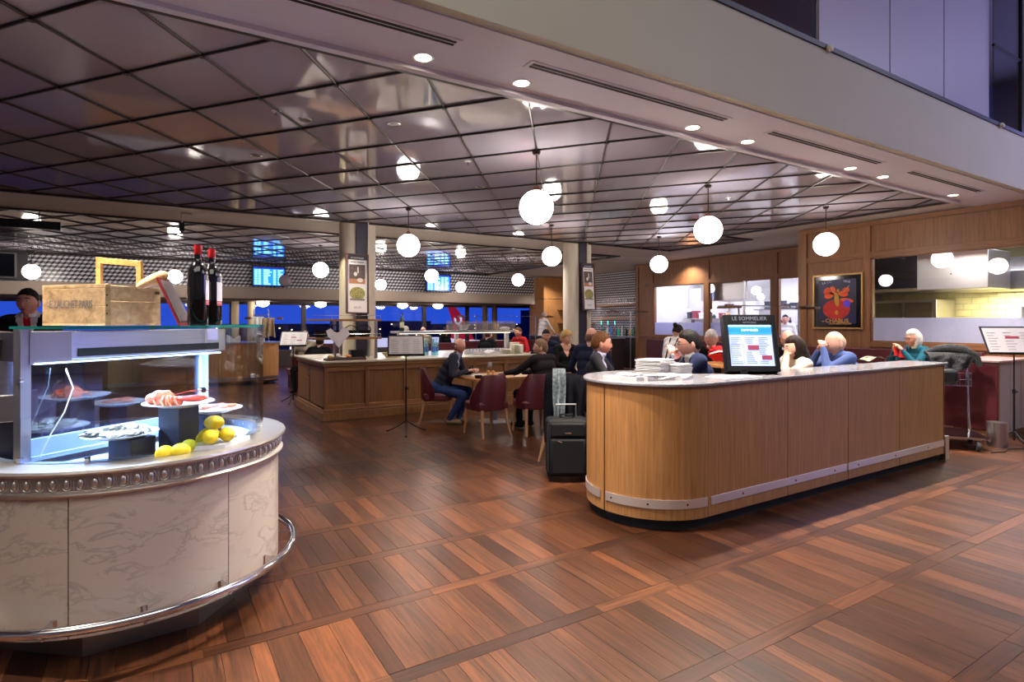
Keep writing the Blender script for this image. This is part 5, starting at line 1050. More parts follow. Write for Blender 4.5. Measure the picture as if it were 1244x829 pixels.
for x0_, z0_, x1_, z1_ in ((.42, .64, .33, .76), (.48, .64, .66, .78)): part('ribbon', MB().tube([(x0_, -.0165, z0_), ((x0_+x1_)/2, -.0165, z0_+.03), (x1_, -.0165, z1_)], .006, 5), mat('poster_skin', (214, 170, 130), .5), ps)
PT = mat('poster_letters', (232, 170, 60), .5); PTW = mat('poster_letters_pale', (190, 200, 226), .5)
text('CHABLIS', .1, PT, ps, (.44, -.0138, .15), (pi/2, 0, 0), sx=1.1); text('LES', .035, PT, ps, (.19, -.0138, .14), (pi/2, 0, 0)); text('AUTHENTIQUES', .045, PT, ps, (.5, -.0138, .098), (pi/2, 0, 0), sx=1.2)
text('LA CO', .06, PTW, ps, (.26, -.0138, .855), (pi/2, -.15, 0)); text('NNE', .06, PTW, ps, (.62, -.0138, .855), (pi/2, .15, 0))
# coat racks / luggage rails over the seating
def rail_rack(x0, y0, x1, y1, z, label, posts):
    t = thing('luggage_rail', label, 'rack', (x0, y0, 0)); d = Vector((x1-x0, y1-y0)); l = d.length; M = Matrix.Rotation(atan2(d.y, d.x), 4, 'Z')
    part('glass_shelf', MB().box(0, -.15, z, l, .15, z+.014, M=M), glass('shelf_glass', (.85, .88, .88), 1.5, body=(150, 150, 150), bodyfac=.2), t)
    for a in (0, l-.14): part('end_bracket', MB().box(a, -.17, z-.03, a+.14, .17, z, M=M).box(a, -.02, z-.03, a+.14, .02, z+.03, M=M), wood('rack_wood', (84, 48, 34), (116, 70, 48)), t, bevel=.004)
    for p in posts: part('post', MB().cyl((p, 0, 0), (p, 0, z), .014, n=10) if False else MB().cyl(tuple(M @ Vector((p, 0, 0))), tuple(M @ Vector((p, 0, z))), .014, n=10), STEEL, t)
    return t
rail_rack(6.9, 5.35, 8.6, 5.1, 1.76, 'glass luggage rail on thin steel posts above the kiosk', [.25, 1.45]); rail_rack(9.3, 10.5, 10.3, 10.4, 1.78, 'short glass luggage rail right of the right column', [.6]); rail_rack(7.3, 14.6, 10.2, 14.2, 1.68, 'long glass luggage rail left of the barista', [.5, 2.4]); rail_rack(2.0, 16.6, 2.9, 16.4, 1.62, 'luggage rail seen behind the wine bottles', [.3])
# ---------------- back of house: second counter, banquettes, bar ----------------
c2 = thing('wood_counter', 'round ended oak counter with pale top at the far left back', 'counter', (2.1, 15.6, 0))
def stad(r, L_): return arc((0, 0), r, radians(-90), radians(90), 20)+[(-L_, r), (-L_, -r)]
part('core', MB().prism(stad(.53, 3.4), .05, 1.0), SLOT, c2)
for a0, a1 in ((-90, -5), (-3, 60)): part('curved_panel', MB().band(arc((0, 0), .55, radians(a0), radians(a1), 14), -.02, .1, 1.0), wood('far_oak', (170, 118, 66), (206, 150, 92)), c2)
for q in range(4): part('oak_panel', MB().box(-.85*(q+1)+.005, -.55, .1, -.85*q-.005, -.53, 1.0), MATS['far_oak'], c2)
part('marble_top', MB().prism(stad(.575, 3.42), 1.0, 1.03), MTOP, c2); part('kick_band', MB().band(arc((0, 0), .552, radians(-90), radians(60), 14), .006, .12, .2).box(-3.4, -.56, .12, 0, -.552, .2), STEEL, c2)
for n, (x, y, w, h) in enumerate(((1.6, 15.5, .3, .12), (1.2, 15.6, .25, .08), (2.2, 15.5, .2, .1))): single('newspaper_pile', sheet(8, 6, w, .2, h, n+3, flat=True), NP, ['white papers at middle of the far round counter', 'white papers at the left of far round counter', 'white papers at the round end of the far counter'][n], 'newspaper', (x, y, 1.029))
cst = thing('coat_stand', 'steel stand hung with beige jackets behind the far counter', 'coat stand', (2.35, 16.3, 0))
part('pole', MB().cyl((-.18, 0, 0), (-.18, 0, 1.85), .015, n=8).cyl((.18, 0, 0), (.18, 0, 1.85), .015, n=8).cyl((-.18, 0, 1.7), (.18, 0, 1.7), .012, n=8).box(-.2, -.2, 0, .2, .2, .02), CHROME, cst)
coat('jacket', 'pale jacket hanging on the far steel stand, left one', 2.25, 16.2, 1.66, .2, .3, .55, mat('jacket_pale', (206, 204, 200), .9), seed=5, cat='jacket'); coat('jacket', 'tan jacket hanging on the far steel stand, right one', 2.5, 16.15, 1.63, -.3, .3, .5, mat('jacket_tan', (150, 126, 100), .9), seed=6, cat='jacket')
for n, (x0, y0, x1, y1, b, l) in enumerate(((2.6, 13.6, 4.0, 14.2, 'S', 'burgundy bench back behind left column'), (4.6, 12.6, 6.4, 13.2, 'S', 'burgundy bench beyond the sneeze guard'), (6.7, 13.4, 9.4, 14.0, 'S', 'burgundy bench behind the plate piles'), (-.5, 17.0, 1.9, 17.6, 'S', 'burgundy bench behind far round counter'), (9.2, 5.9, 9.9, 6.2, 'S', 'burgundy bench end beside far oak pier'))): banquette(x0, y0, x1, y1, b, l, top=1.02)
for n, (x, y) in enumerate(((3.75, 12.7), (5.3, 13.7), (8.2, 12.5))): table(x, y, .8, .8, .72, ['dining table beyond the island near the left column', 'dining table by windows with white haired guest', 'dining table beyond the island near the red shirt'][n])
# bar shelves
bs = thing('bar_shelf', 'upper oak bar shelf on tiled wall right of the right column', 'shelf', (13.55, 14.3, 2.08)); part('board', MB().box(0, -.9, 0, .38, 1.9, .04), SLV, bs); bs2 = thing('bar_shelf', 'lower oak bar shelf on tiled wall right of the right column', 'shelf', (13.55, 14.3, 1.62)); part('board', MB().box(0, -.9, 0, .38, 1.9, .04), SLV, bs2)
bs3 = thing('bar_shelf', 'oak bar shelf on the tiled wall left of the right column', 'shelf', (13.45, 16.6, 1.98)); part('board', MB().box(0, 0, 0, .48, 1.7, .05), SLV, bs3); bs4 = thing('bar_shelf', 'lower oak shelf beside the oak pier', 'shelf', (13.45, 16.6, 1.45)); part('board', MB().box(0, 0, 0, .48, 1.7, .05), SLV, bs4)
bt = thing('bar_counter', 'back bar counter with taps and coffee machine behind right column', 'counter', (13.2, 13.4, 0)); part('body', MB().box(0, 0, 0, .7, 4.8, 1.0), mat('bar_dark', (50, 40, 42), .5), bt); part('top', MB().box(-.04, -.04, 1.0, .72, 4.8, 1.04), STEEL, bt)
WG2 = MB().lathe([(0, 0), (.03, 0), (.005, .01), (.005, .09), (.036, .13), (.03, .2), (.027, .2), (.03, .13), (0, .1)], 10).mesh('bar_glass', GLW)
ordn = ['first', 'second', 'third', 'fourth', 'fifth', 'sixth', 'seventh', 'eighth', 'ninth', 'tenth', 'eleventh', 'twelfth', 'thirteenth', 'fourteenth', 'fifteenth', 'sixteenth', 'seventeenth', 'eighteenth']
for nm, z in (('upper', 2.12), ('lower', 1.66)):
    for k in range(16): tag(link('bar_glass', WG2, None, (13.72, 16.0-k*.155, z)), 'stemmed glass on the %s bar shelf, %s from left' % (nm, ordn[k]), 'glass', 'stemmed glasses on the bar shelves')
for k in range(9): tag(link('bar_glass', WG2, None, (13.65, 18.1-k*.16, 2.03)), 'stemmed glass on the shelf near the oak pier, %s from left' % ordn[k], 'glass', 'stemmed glasses on the bar shelves')
bc = [(30, 110, 60), (220, 220, 226), (60, 120, 220), (120, 60, 30), (30, 200, 170), (200, 200, 210), (24, 60, 34), (190, 150, 60)]
for k in range(12): bottle(13.6, 15.7-k*.19, 1.04, .04, .26+.05*(k % 3), bc[k % 8], '%s bottle on bar counter, %s from left' % (['dark green', 'clear', 'blue', 'brown', 'turquoise', 'silver', 'deep green', 'amber'][k % 8], ordn[k]), group='bottles on the back bar')
for k in range(3): t = thing('beer_tap', '%s steel beer tap on the bar counter' % ['left', 'middle', 'right'][k], 'tap', (13.25, 15.4-k*.35, 1.04)); part('column', MB().cyl((0, 0, 0), (0, 0, .38), .025, n=12), CHROME, t); part('spout', MB().tube([(0, 0, .3), (-.1, 0, .3), (-.12, 0, .24)], .012, 8), CHROME, t); part('tap_handle', MB().cyl((-.03, 0, .38), (-.04, 0, .5), .012, n=8), mat('tap_light', (120, 230, 220), .4, emit=1.2), t)
cm = thing('coffee_machine', 'black and chrome coffee machine behind the barista', 'coffee machine', (13.25, 16.7, 1.04)); part('body', MB().box(0, 0, .1, .5, .9, .45), BLACK, cm, bevel=.02); part('top_rail', MB().box(0, 0, .45, .5, .9, .47).tube([(0, 0, .52), (0, .9, .52)], .01, 6), CHROME, cm); part('drip_tray', MB().box(-.1, 0, 0, .5, .9, .1), STEEL, cm)
for a in (.2, .45, .7): part('group_head', MB().cyl((-.06, a, .3), (-.06, a, .22), .035, n=12).tube([(-.06, a, .24), (-.2, a, .22)], .01, 6), CHROME, cm)
mon = thing('till_screen', 'bluish till screen on the bar beside the barista', 'screen', (12.3, 15.6, 1.04)); part('base', MB().box(-.08, -.08, -.02, .08, .08, .02).cyl((0, 0, 0), (0, 0, .12), .02, n=8), BLACK, mon); part('display', MB().box(-.02, -.17, .1, 0, .17, .34), mat('till_blue', (70, 130, 190), .4, emit=.5), mon)
fbc = thing('front_bar_counter', 'front bar counter with stone top before the barista', 'counter', (12.1, 13.6, 0)); part('body', MB().box(0, 0, 0, .5, 4.6, .98), mat('bar_dark', 0), fbc); part('top', MB().box(-.04, -.04, .98, .54, 4.64, 1.02), MTOP, fbc)
# fill light added inside the restaurant: wide spots, many with no fitting above
for x, y in ((1.1, 5.2), (3.6, 6.6), (5.6, 6.5), (7.6, 6.6), (2.2, 9.2), (5.9, 9.3), (9.3, 6.6), (10.4, 8.9)): spot('room_fill_spot', (x, y, ZC-.05), (x, y, 0), 38, (1, .88, .76), 125, .9, .05)
for x, y in ((-1.5, 10.9), (1.4, 10.9), (4.6, 10.9), (7.2, 10.9), (0, 14.5), (3.3, 15), (6.2, 15.4), (9.4, 15), (12.4, 11), (12.6, 15.5), (12.8, 17.6)): spot('room_fill_spot', (x, y, ZC-.05), (x, y, 0), 110, (1, .9, .82), 130, .9, .05)
spot('column_spot', (2.4, 9.7, ZC-.03), (2.9, 10.15, 1.6), 60, (1, .9, .6), 50, .5, .03)
# ---------------- people ----------------
SK = [mat('skin_fair', (218, 168, 146), .5, var=.06, vscale=14), mat('skin_ruddy', (212, 152, 132), .5, var=.08, vscale=14), mat('skin_tan', (190, 140, 114), .5, var=.06, vscale=14)]
EYEW = mat('eye_white', (190, 176, 168), .3); EYED = mat('eye_iris', (40, 34, 30), .15); LIP = mat('lip_tone', (160, 84, 76), .5)
def ik(a, b, l1, l2, hint):
    d = b-a; L_ = min(d.length, (l1+l2)*.995); u = d.normalized(); h = hint-u*hint.dot(u); h.normalize()
    x = (l1*l1-l2*l2+L_*L_)/(2*L_); y = sqrt(max(0, l1*l1-x*x)); return a+u*x+h*y, a+u*L_
def cone(mb, segs, a, b, ra, rb, tg, n=14):
    d = b-a
    M = Matrix.Translation(a) @ d.to_track_quat('Z', 'Y').to_matrix().to_4x4(); l = d.length; pr = []
    for i in range(5): t = pi/2*(1-i/4); pr.append((ra*cos(t), -ra*sin(t)))
    for i in range(5): t = pi/2*i/4; pr.append((rb*cos(t), l+rb*sin(t)))
    pr[0] = (0, -ra); pr[-1] = (0, l+rb); mb.lathe(pr, n, M=M); segs.append((a.copy(), b.copy(), ra, rb, tg))
def head_mesh(mb, M, s, mi, feat=True):
    def fn(d):
        k = 1.0
        if d.z < 0: k *= 1-.16*min(1, -d.z)**2
        side = 1-.22*max(0, -d.z-.1)*abs(d.x)
        k *= side
        f = max(0, d.y)
        k *= 1-.05*f**3
        g = lambda x, z, sx_, sz: math.exp(-((d.x-x)/sx_)**2-((d.z-z)/sz)**2)*(1 if d.y > 0 else 0)
        k += .13*g(0, -.16, .10, .14)+.05*g(0, .02, .07, .2)       # nose
        k -= .055*(g(.33, .1, .14, .1)+g(-.33, .1, .14, .1))       # eye sockets
        k += .03*g(0, .3, .5, .09)                                 # brow
        k += .04*g(0, -.50, .2, .06)+.03*g(0, -.62, .2, .05)       # lips
        k += .08*g(0, -.86, .3, .16)                               # chin
        k += .03*(g(.45, -.2, .18, .2)+g(-.45, -.2, .18, .2))      # cheeks
        return k
    mb.ball((0, 0, 0), (.075*s, .097*s, .118*s), 44, 34, mi, M, fn)
    for q in (-1, 1):
        mb.ball((q*.073*s, -.008*s, -.008*s), (.010*s, .019*s, .032*s), 10, 10, mi, M)
        mb.ball((q*.029*s, .081*s, .013*s), (.0115*s, .009*s, .0058*s), 10, 8, 8, M); mb.ball((q*.029*s, .0872*s, .013*s), (.005*s, .004*s, .005*s), 8, 6, 9, M)
    mb.ball((0, .089*s, -.058*s), (.022*s, .009*s, .0065*s), 12, 6, 10, M)
def hair_margin(style, d):
    """how far inside the hair a direction of the head is (positive = hair)"""
    pts = [(-1, -.5), (-.4, -.32), (0, -.02), (.18, .02), (.4, .30), (.7, .50), (1, .56)]
    y = max(-1, min(1, d.y)); ln = .5
    for (y0, l0), (y1, l1) in zip(pts, pts[1:]):
        if y0 <= y <= y1: ln = l0+(l1-l0)*(y-y0)/(y1-y0)
    if style in ('short', 'bun'): return d.z-ln
    if style == 'curl': return d.z-ln+.1+(.15 if d.y < .1 else 0)
    if style == 'fringe': return min(.40-d.z, .12-d.y, d.z+.42)
    return max(min(.34-d.y, d.z+.9), d.z-.46)
def hair_mesh(style, s, seed):
    mb = MB(); th = {'short': .055, 'fringe': .045, 'bob': .15, 'bun': .06, 'curl': .17}[style]; nu, nv = 52, 40; vs_ = []; ok = []
    for j in range(nv+1):
        t = pi*j/nv
        for i in range(nu):
            a = 2*pi*i/nu; d = Vector((sin(t)*cos(a), sin(t)*sin(a), cos(t))); m = hair_margin(style, d)
            f = max(0, min(1, m/.3)); f = f*(2-f); n_ = noise.noise(Vector((d.x*6+seed, d.y*6, d.z*(2.5 if style != 'curl' else 7))))
            k = .985+f*(th+(.04 if style != 'curl' else .1)*n_)+(.02*f if style == 'short' and d.z > .5 else 0)
            if style == 'bob' and d.z < -.1: k += .12*(-d.z)*f
            if d.z < 0: k *= 1-(.16*min(1, -d.z)**2)*(0 if style == 'bob' else 1)
            if m < 0: k = .93
            ok.append(m > -.0); vs_.append((d.x*.075*s*k, d.y*.097*s*k, d.z*.118*s*k))
    fs = []
    for j in range(nv):
        for i in range(nu):
            q = (j*nu+i, (j+1)*nu+i, (j+1)*nu+(i+1) % nu, j*nu+(i+1) % nu)
            if sum(ok[v] for v in q) >= 1: fs.append(q)
    mb.add(vs_, fs)
    if style == 'bun': mb.ball((0, -.115*s, .06*s), (.036*s, .034*s, .036*s), 14, 10, fn=lump(5, seed, .2))
    return mb
def person(label, pos, face, top, skin=0, hair=('short', (60, 40, 28)), mats=None, seated=True, seat=None, head=(0, 0, 0), hands=None, lean=8, bulk=1.0, vox=.011, hs=1.07,
           feet=None, brows=(60, 44, 34), glasses=False, beard=None, braces=False, vneck=None, tie=None, collar=None, curl=.6, female=False):
    """one continuous body; local +Y is forward. mats: top, trousers, shoes[, sleeves]"""
    S = SK[skin]; T = thing('person', label, 'person', (pos[0], pos[1], 0), radians(face-90))
    k = bulk; w = .165 if female else .185
    ll = radians(lean); up = Vector((0, sin(ll), cos(ll)))
    hz = top-.118*hs*1.05
    if seated:
        sz = seat if seat is not None else top-.86; P = Vector((0, 0, sz+.09)); tl_ = (top-.235-P.z)/cos(ll)
    else: P = Vector((0, 0, top*.52)); tl_ = (top-.235-P.z)/cos(ll)
    neck = P+up*tl_; chest = P+up*tl_*.68; belly = P+up*tl_*.3; sh = P+up*tl_*.90
    mb = MB(); segs = []
    X = Vector((1, 0, 0))
    cone(mb, segs, P-X*.075, P+X*.075, .125*k, .125*k, 'pants'); cone(mb, segs, belly-X*.055, belly+X*.055, .118*k, .118*k, 'top')
    cone(mb, segs, P+up*.08-X*.06, P+up*.08+X*.06, .118*k, .118*k, 'top')
    cone(mb, segs, chest-X*.085, chest+X*.085, .108*k, .108*k, 'top'); cone(mb, segs, (belly+chest)/2-X*.07, (belly+chest)/2+X*.07, .112*k, .112*k, 'top')
    cone(mb, segs, sh-X*(w-.03), sh+X*(w-.03), .066*k, .066*k, 'top'); cone(mb, segs, neck-up*.03-X*.05, neck-up*.03+X*.05, .055, .055, 'top')
    hc = neck+Vector((0, .035, .11+.0*hs)); hc.z = hz
    cone(mb, segs, neck-up*.03, hc+Vector((0, -.02, -.05)), .055 if female else .062, .05, 'skin')
    hd = [None, None]
    for n, q in enumerate((-1, 1)):
        s0 = sh+X*q*w
        if hands and hands[n] is not None: tgt = Vector(hands[n])
        else: tgt = P+Vector((q*.2, .26, .06)) if seated else P+Vector((q*.27, .08, -.12))
        e, h_ = ik(s0, tgt, .29, .26, Vector((q*.7, -.35, -.8)))
        cone(mb, segs, s0, e, .056*k, .047*k, 'sleeve'); cone(mb, segs, e, h_, .045*k, .032*k, 'sleeve')
        d = (h_-e).normalized(); cone(mb, segs, h_-d*.01, h_+d*.03, .026, .024, 'skin'); hd[n] = (h_+d*.02, d, q)
    for n, q in enumerate((-1, 1)):
        hp = P+X*q*.09-Vector((0, 0, .02))
        if seated:
            ft = Vector(feet[n]) if feet else Vector((q*.10, .42, .085)); kn, an = ik(hp, ft, .44, .42, Vector((q*.1, .6, 1)))
        else: ft = Vector(feet[n]) if feet else Vector((q*.11, (.06 if q > 0 else -.08), .085)); kn, an = ik(hp, ft, .46*top/1.75, .45*top/1.75, Vector((0, 1, 0)))
        cone(mb, segs, hp, kn, .088*k, .06*k, 'pants'); cone(mb, segs, kn, an, .062*k, .042*k, 'pants')
        cone(mb, segs, an+Vector((0, -.03, -.035)), an+Vector((0, .15, -.048)), .042, .034, 'shoe')
    me = bpy.data.meshes.new('tmp'); me.from_pydata(mb.v, [], mb.f); o = bpy.data.objects.new('tmp', me); COL.objects.link(o)
    r = o.modifiers.new('r', 'REMESH'); r.mode = 'VOXEL'; r.voxel_size = vox; sm = o.modifiers.new('s', 'SMOOTH'); sm.iterations = 5; sm.factor = .6
    dg = bpy.context.evaluated_depsgraph_get(); m2 = bpy.data.meshes.new_from_object(o.evaluated_get(dg)); bpy.data.objects.remove(o)
    V = [v.co.copy() for v in m2.vertices]; out = MB(); out.v = [tuple(v) for v in V]
    idx = {'top': 1, 'pants': 2, 'shoe': 3, 'sleeve': 4, 'skin': 0, 'shirt': 5, 'tie': 6}
    SG = [(a, b-a, (b-a).length_squared, ra, rb, tg) for a, b, ra, rb, tg in segs]
    for p in m2.polygons:
        c = p.center; best = 1e9; bt = 'top'
        for a, d, l2, ra, rb, tg in SG:
            t = max(0, min(1, (c-a).dot(d)/l2)); dist = (c-a-d*t).length-(ra+(rb-ra)*t)
            if dist < best: best, bt = dist, tg
        rel_ = (c-P).dot(up)/tl_
        if bt == 'top' and vneck and c.y-(P+up*(rel_*tl_)).y > 0 and vneck < rel_ and abs(c.x) < .085*(rel_-vneck)/(1-vneck)+.01: bt = 'shirt'
        if bt in ('top', 'shirt') and tie and c.y-(P+up*(rel_*tl_)).y > 0 and rel_ > (vneck or .4)+.03 and abs(c.x) < .022: bt = 'tie'
        out.f.append(tuple(p.vertices)); out.mi.append(idx[bt])
    bpy.data.meshes.remove(m2)
    Hm = Matrix.Translation(hc) @ Matrix.Rotation(radians(head[1]), 4, 'Z') @ Matrix.Rotation(radians(head[0]), 4, 'X') @ Matrix.Rotation(radians(head[2]), 4, 'Y')
    head_mesh(out, Hm, hs, 0)
    # hands: palm, four unequal bent fingers, thumb
    for c, d, q in hd:
        z = Vector((0, 0, 1)); side = d.cross(z)
        if side.length < .2: side = Vector((1, 0, 0))
        side.normalize(); nrm = side.cross(d).normalized()
        pm = Matrix((side, d, nrm)).transposed().to_4x4(); pm.translation = c+d*.045
        out.ball((0, 0, 0), (.038, .048, .017), 14, 10, 0, pm)
        for i, (ox, ln) in enumerate(((-.027, .062), (-.009, .072), (.009, .068), (.027, .052))):
            p0 = c+d*.082+side*ox; cu = curl*(.8+.15*i); p1 = p0+(d*cos(cu*.5)-nrm*sin(cu*.5))*ln*.45; p2 = p1+(d*cos(cu*1.2)-nrm*sin(cu*1.2))*ln*.32; p3 = p2+(d*cos(cu*1.9)-nrm*sin(cu*1.9))*ln*.25
            out.tube([c+d*.06+side*ox*.9, p0, p1, p2, p3], [.009, .0095, .0088, .008, .006], 7)
        tq = side*(-q); out.tube([c+d*.015+tq*.022, c+d*.045+tq*.047-nrm*.008, c+d*.072+tq*.055-nrm*.018, c+d*.092+tq*.05-nrm*.026], [.013, .012, .0105, .007], 7)
    mt, mp_, ms_ = mats[0], mats[1], mats[2]; slv = mats[3] if len(mats) > 3 else mt
    body = part('body', out, [S, mt, mp_, ms_, slv, collar or S, tie or WHITE, S, EYEW, EYED, LIP], T, smooth=60)
    # parts on the head
    def on_head(nm, mb_, m):
        o = part(nm, mb_, m, T, smooth=60); o.matrix_local = Hm; return o
    if hair: on_head('hair', hair_mesh(hair[0], hs, pos[0]*3+pos[1]), mat('hair_%d_%d_%d' % hair[1], hair[1], .6, var=.25, vscale=60, bump=.5, bscale=150, stretch=(1, 1, .3), spec=.15))
    eb = MB()
    for q in (-1, 1): eb.tube([(q*.014*hs, .094*hs, .031*hs), (q*.03*hs, .091*hs, .036*hs), (q*.045*hs, .08*hs, .030*hs)], .004, 5)
    on_head('eyebrows', eb, mat('brow_%d_%d_%d' % brows, brows, .8))
    if glasses:
        g = MB()
        for q in (-1, 1):
            g.tube([(q*.031*hs+.022*hs*cos(a), .100*hs, .010*hs+.015*hs*sin(a)) for a in [i*pi/8 for i in range(16)]], .0022, 5, closed=True); g.tube([(q*.052*hs, .098*hs, .014*hs), (q*.078*hs, .06*hs, .012*hs), (q*.078*hs, -.01*hs, .008*hs)], .002, 5)
        g.tube([(-.009*hs, .101*hs, .014*hs), (.009*hs, .101*hs, .014*hs)], .0022, 5); on_head('glasses', g, mat('spectacle_frame', (40, 36, 40), .3, .5))
    if braces:
        for q in (-1, 1): part('brace', MB().tube([P+up*.05+Vector((q*.06, -.125*k, 0)), chest+Vector((q*.05, -.125*k, 0)), sh+Vector((q*.07, -.06, .04)), sh+Vector((q*.08, .03, .05)), chest+Vector((q*.08, .118*k, 0)), P+up*.05+Vector((q*.08, .125*k, 0))], .014, 6, sc=(1, .5)), BLK, T)
    if beard: on_head('beard', MB().ball((0, .05*hs, -.078*hs), (.048*hs, .044*hs, .038*hs), 20, 12, fn=lump(5, 3, .2)), mat('beard_%d_%d_%d' % beard, beard, .8, bump=.6, bscale=120))
    if collar:
        cp = neck-up*.005
        cm_ = MB(); 
        for i in range(1): cm_.tube([(cp.x+.066*cos(a), cp.y+.018+.066*sin(a), cp.z-.012*sin(a)) for a in [radians(110+q*16) for q in range(21)]], .013, 6, sc=(.6, 1.4))
        part('collar', cm_, collar, T, smooth=60)
    return T
F = lambda n, c, **k: mat('cloth_'+n, c, k.pop('rough', .9), spec=.2, bump=.25, bscale=220, **k)
NAVY_SW = F('navy_sweater', (44, 46, 60)); JEANS = F('jeans', (44, 62, 110), var=.12, vscale=20); BEIGE = F('beige_shoe', (150, 130, 100)); DJ = F('dark_jacket', (40, 34, 36)); BLK = F('black', (20, 20, 24)); DGREY = F('charcoal_suit', (44, 44, 50)); LAV = F('lavender_shirt', (176, 178, 208)); NSUIT = F('navy_suit', (28, 34, 66)); WSH = F('white_shirt', (222, 220, 222)); WSW = F('white_sweater', (206, 196, 180)); BLUE = F('blue_shirt', (60, 76, 124)); TEAL = F('teal_sweater', (24, 84, 104)); PINK = F('pale_pink_shirt', (224, 204, 192)); REDS = F('red_sweater', (190, 40, 44)); CHECK = F('checked_shirt', (186, 196, 222), col2=(60, 80, 140), vscale=90); REDT = F('red_tie', (190, 30, 46)); NAVJ = F('navy_jacket', (30, 34, 58)); KHK = F('beige_sweater', (176, 166, 146)); LBL2 = F('light_blue_shirt', (160, 176, 206))
BROWNH = (92, 60, 38); DARKH = (30, 24, 24); BLONDH = (190, 156, 104); WHITEH = (214, 206, 196)
person('bald man in glasses and navy sweater, seated left of the dining table', (3.70, 8.07), -38, 1.29, 1, ('fringe', (90, 74, 62)), [NAVY_SW, JEANS, BEIGE], head=(-20, -28, 0), hands=((-.02, .50, .79), (.13, .44, .79)), lean=27, glasses=True, vneck=.66, collar=CHECK, feet=((.02, .30, .085), (.2, .2, .085)), brows=(120, 96, 80), bulk=1.08, seat=.44)
person('man in dark jacket with grey blond hair, back to the camera at dining table', (4.64, 6.60), 100, 1.30, 0, ('short', (140, 112, 86)), [DJ, BLK, BLK], head=(0, 42, 0), hands=((-.28, .52, .80), (.05, .5, .79)), lean=6, glasses=True, collar=BLK, bulk=1.12, seat=.44)
person('blonde curly haired woman in black cardigan by the right column', (5.72, 7.66), -95, 1.40, 0, ('curl', BLONDH), [BLK, BLK, BLK], head=(-12, 12, 0), hands=((-.15, .4, .80), (.1, .42, .80)), lean=10, female=True, collar=None, vneck=.7, seat=.48)
person('dark haired guest with bowed head behind the blonde woman', (6.35, 9.0), -125, 1.40, 1, ('short', (44, 34, 32)), [NAVJ, BLK, BLK], head=(-15, 0, 0), vox=.015, seat=.5)
person('young brown haired man in charcoal suit and lavender shirt facing right', (4.02, 4.82), -48, 1.44, 1, ('short', (110, 72, 42)), [DGREY, DGREY, BLK], head=(-2, 12, 0), hands=((-.15, .42, .98), (.12, .42, .98)), lean=6, vneck=.45, collar=LAV, seat=.58, brows=(100, 70, 44), hs=1.12)
person('bald guest in navy jacket turned away behind the young man', (4.93, 6.0), 30, 1.46, 1, ('fringe', (120, 90, 80)), [NAVJ, BLK, BLK], lean=8, seat=.58, vox=.013)
person('man in navy suit facing left with dark hair, drinking from large glass', (4.42, 3.62), 146, 1.47, 1, ('short', (20, 16, 16)), [NSUIT, NSUIT, BLK], head=(-6, 0, 0), hands=((-.04, .34, 1.20), (.08, .3, 1.16)), lean=14, glasses=True, collar=WSH, vneck=.6, seat=.58, hs=1.14, bulk=1.15)
person('waitress with black hair bun, white shirt and dark braces bending over', (7.3, 6.75), 15, 1.50, 2, ('bun', DARKH), [WSH, BLK, BLK], seated=False, head=(-30, -5, 0), lean=24, female=True, braces=True, hands=((-.12, .5, .95), (.14, .5, .95)))
person('white haired bearded man in black jacket looking down behind kiosk', (6.19, 4.99), -150, 1.45, 1, ('short', WHITEH), [BLK, BLK, BLK], head=(-26, 0, 0), beard=WHITEH, brows=(190, 184, 176), seat=.58, collar=REDS, lean=12)
person('woman in cream sweater with dark bobbed hair facing the kiosk', (5.93, 3.52), 150, 1.39, 0, ('bob', (38, 26, 24)), [WSW, BLK, BLK], head=(-6, 0, 0), hands=((-.04, .28, 1.17), (.06, .27, 1.14)), lean=14, female=True, seat=.5, curl=1.2, brows=(50, 34, 30))
person('bald man in dark suit seated behind the cream sweater woman', (7.1, 4.5), -160, 1.435, 1, None, [BLK, BLK, BLK], head=(-14, 0, 0), lean=8, seat=.56, brows=(150, 120, 100), collar=WSH)
person('bald man in blue shirt resting his face on his hand', (6.52, 3.40), 152, 1.44, 0, ('fringe', (190, 160, 140)), [BLUE, BLK, BLK], head=(-16, 0, 0), hands=((-.05, .36, 1.24), (.05, .36, 1.21)), lean=16, seat=.56, curl=1.5, brows=(170, 140, 120), hs=1.12, bulk=1.1)
person('white haired lady with glasses in teal sweater reading a red booklet', (9.14, 3.80), 155, 1.43, 1, ('bob', WHITEH), [TEAL, BLK, BLK], head=(-6, 0, 0), hands=((-.06, .36, 1.13), (.08, .38, 1.12)), lean=12, female=True, glasses=True, brows=(190, 184, 176), seat=.56, collar=KHK)
person('standing man in black suit, white shirt and red tie at left', (-.98, 6.84), -105, 1.85, 1, ('short', (34, 26, 26)), [BLK, BLK, BLK], seated=False, vneck=.42, tie=REDT, collar=WSH, lean=2)
person('guest in pale shirt with cropped hair seen from behind at left edge', (-1.42, 8.45), 70, 1.57, 1, ('short', (150, 96, 66)), [PINK, BLK, BLK], seated=False, lean=10, head=(-20, 0, 0), vox=.014)
person('barista in white shirt standing at bar beside the oak pier', (11.42, 16.45), 0, 1.86, 0, ('short', (176, 160, 150)), [WSH, DGREY, BLK], seated=False, head=(-20, 0, 0), lean=6, vox=.016, hands=((-.15, .45, 1.12), (.15, .45, 1.12)))
person('guest in beige sweater holding hand to face beyond left shelves', (2.84, 13.2), -125, 1.34, 1, ('fringe', WHITEH), [KHK, BLK, BLK], hands=((-.03, .2, 1.15), (.12, .35, .8)), vox=.016, seat=.46)
person('dark clothed guest hunched over behind the pastry tray', (2.82, 12.2), 60, 1.24, 0, ('short', DARKH), [BLK, BLK, BLK], lean=20, vox=.016, seat=.42)
person('white haired guest in pale blue shirt by the night window', (5.5, 14.4), 10, 1.42, 1, ('short', WHITEH), [LBL2, BLK, BLK], vox=.016, seat=.5)
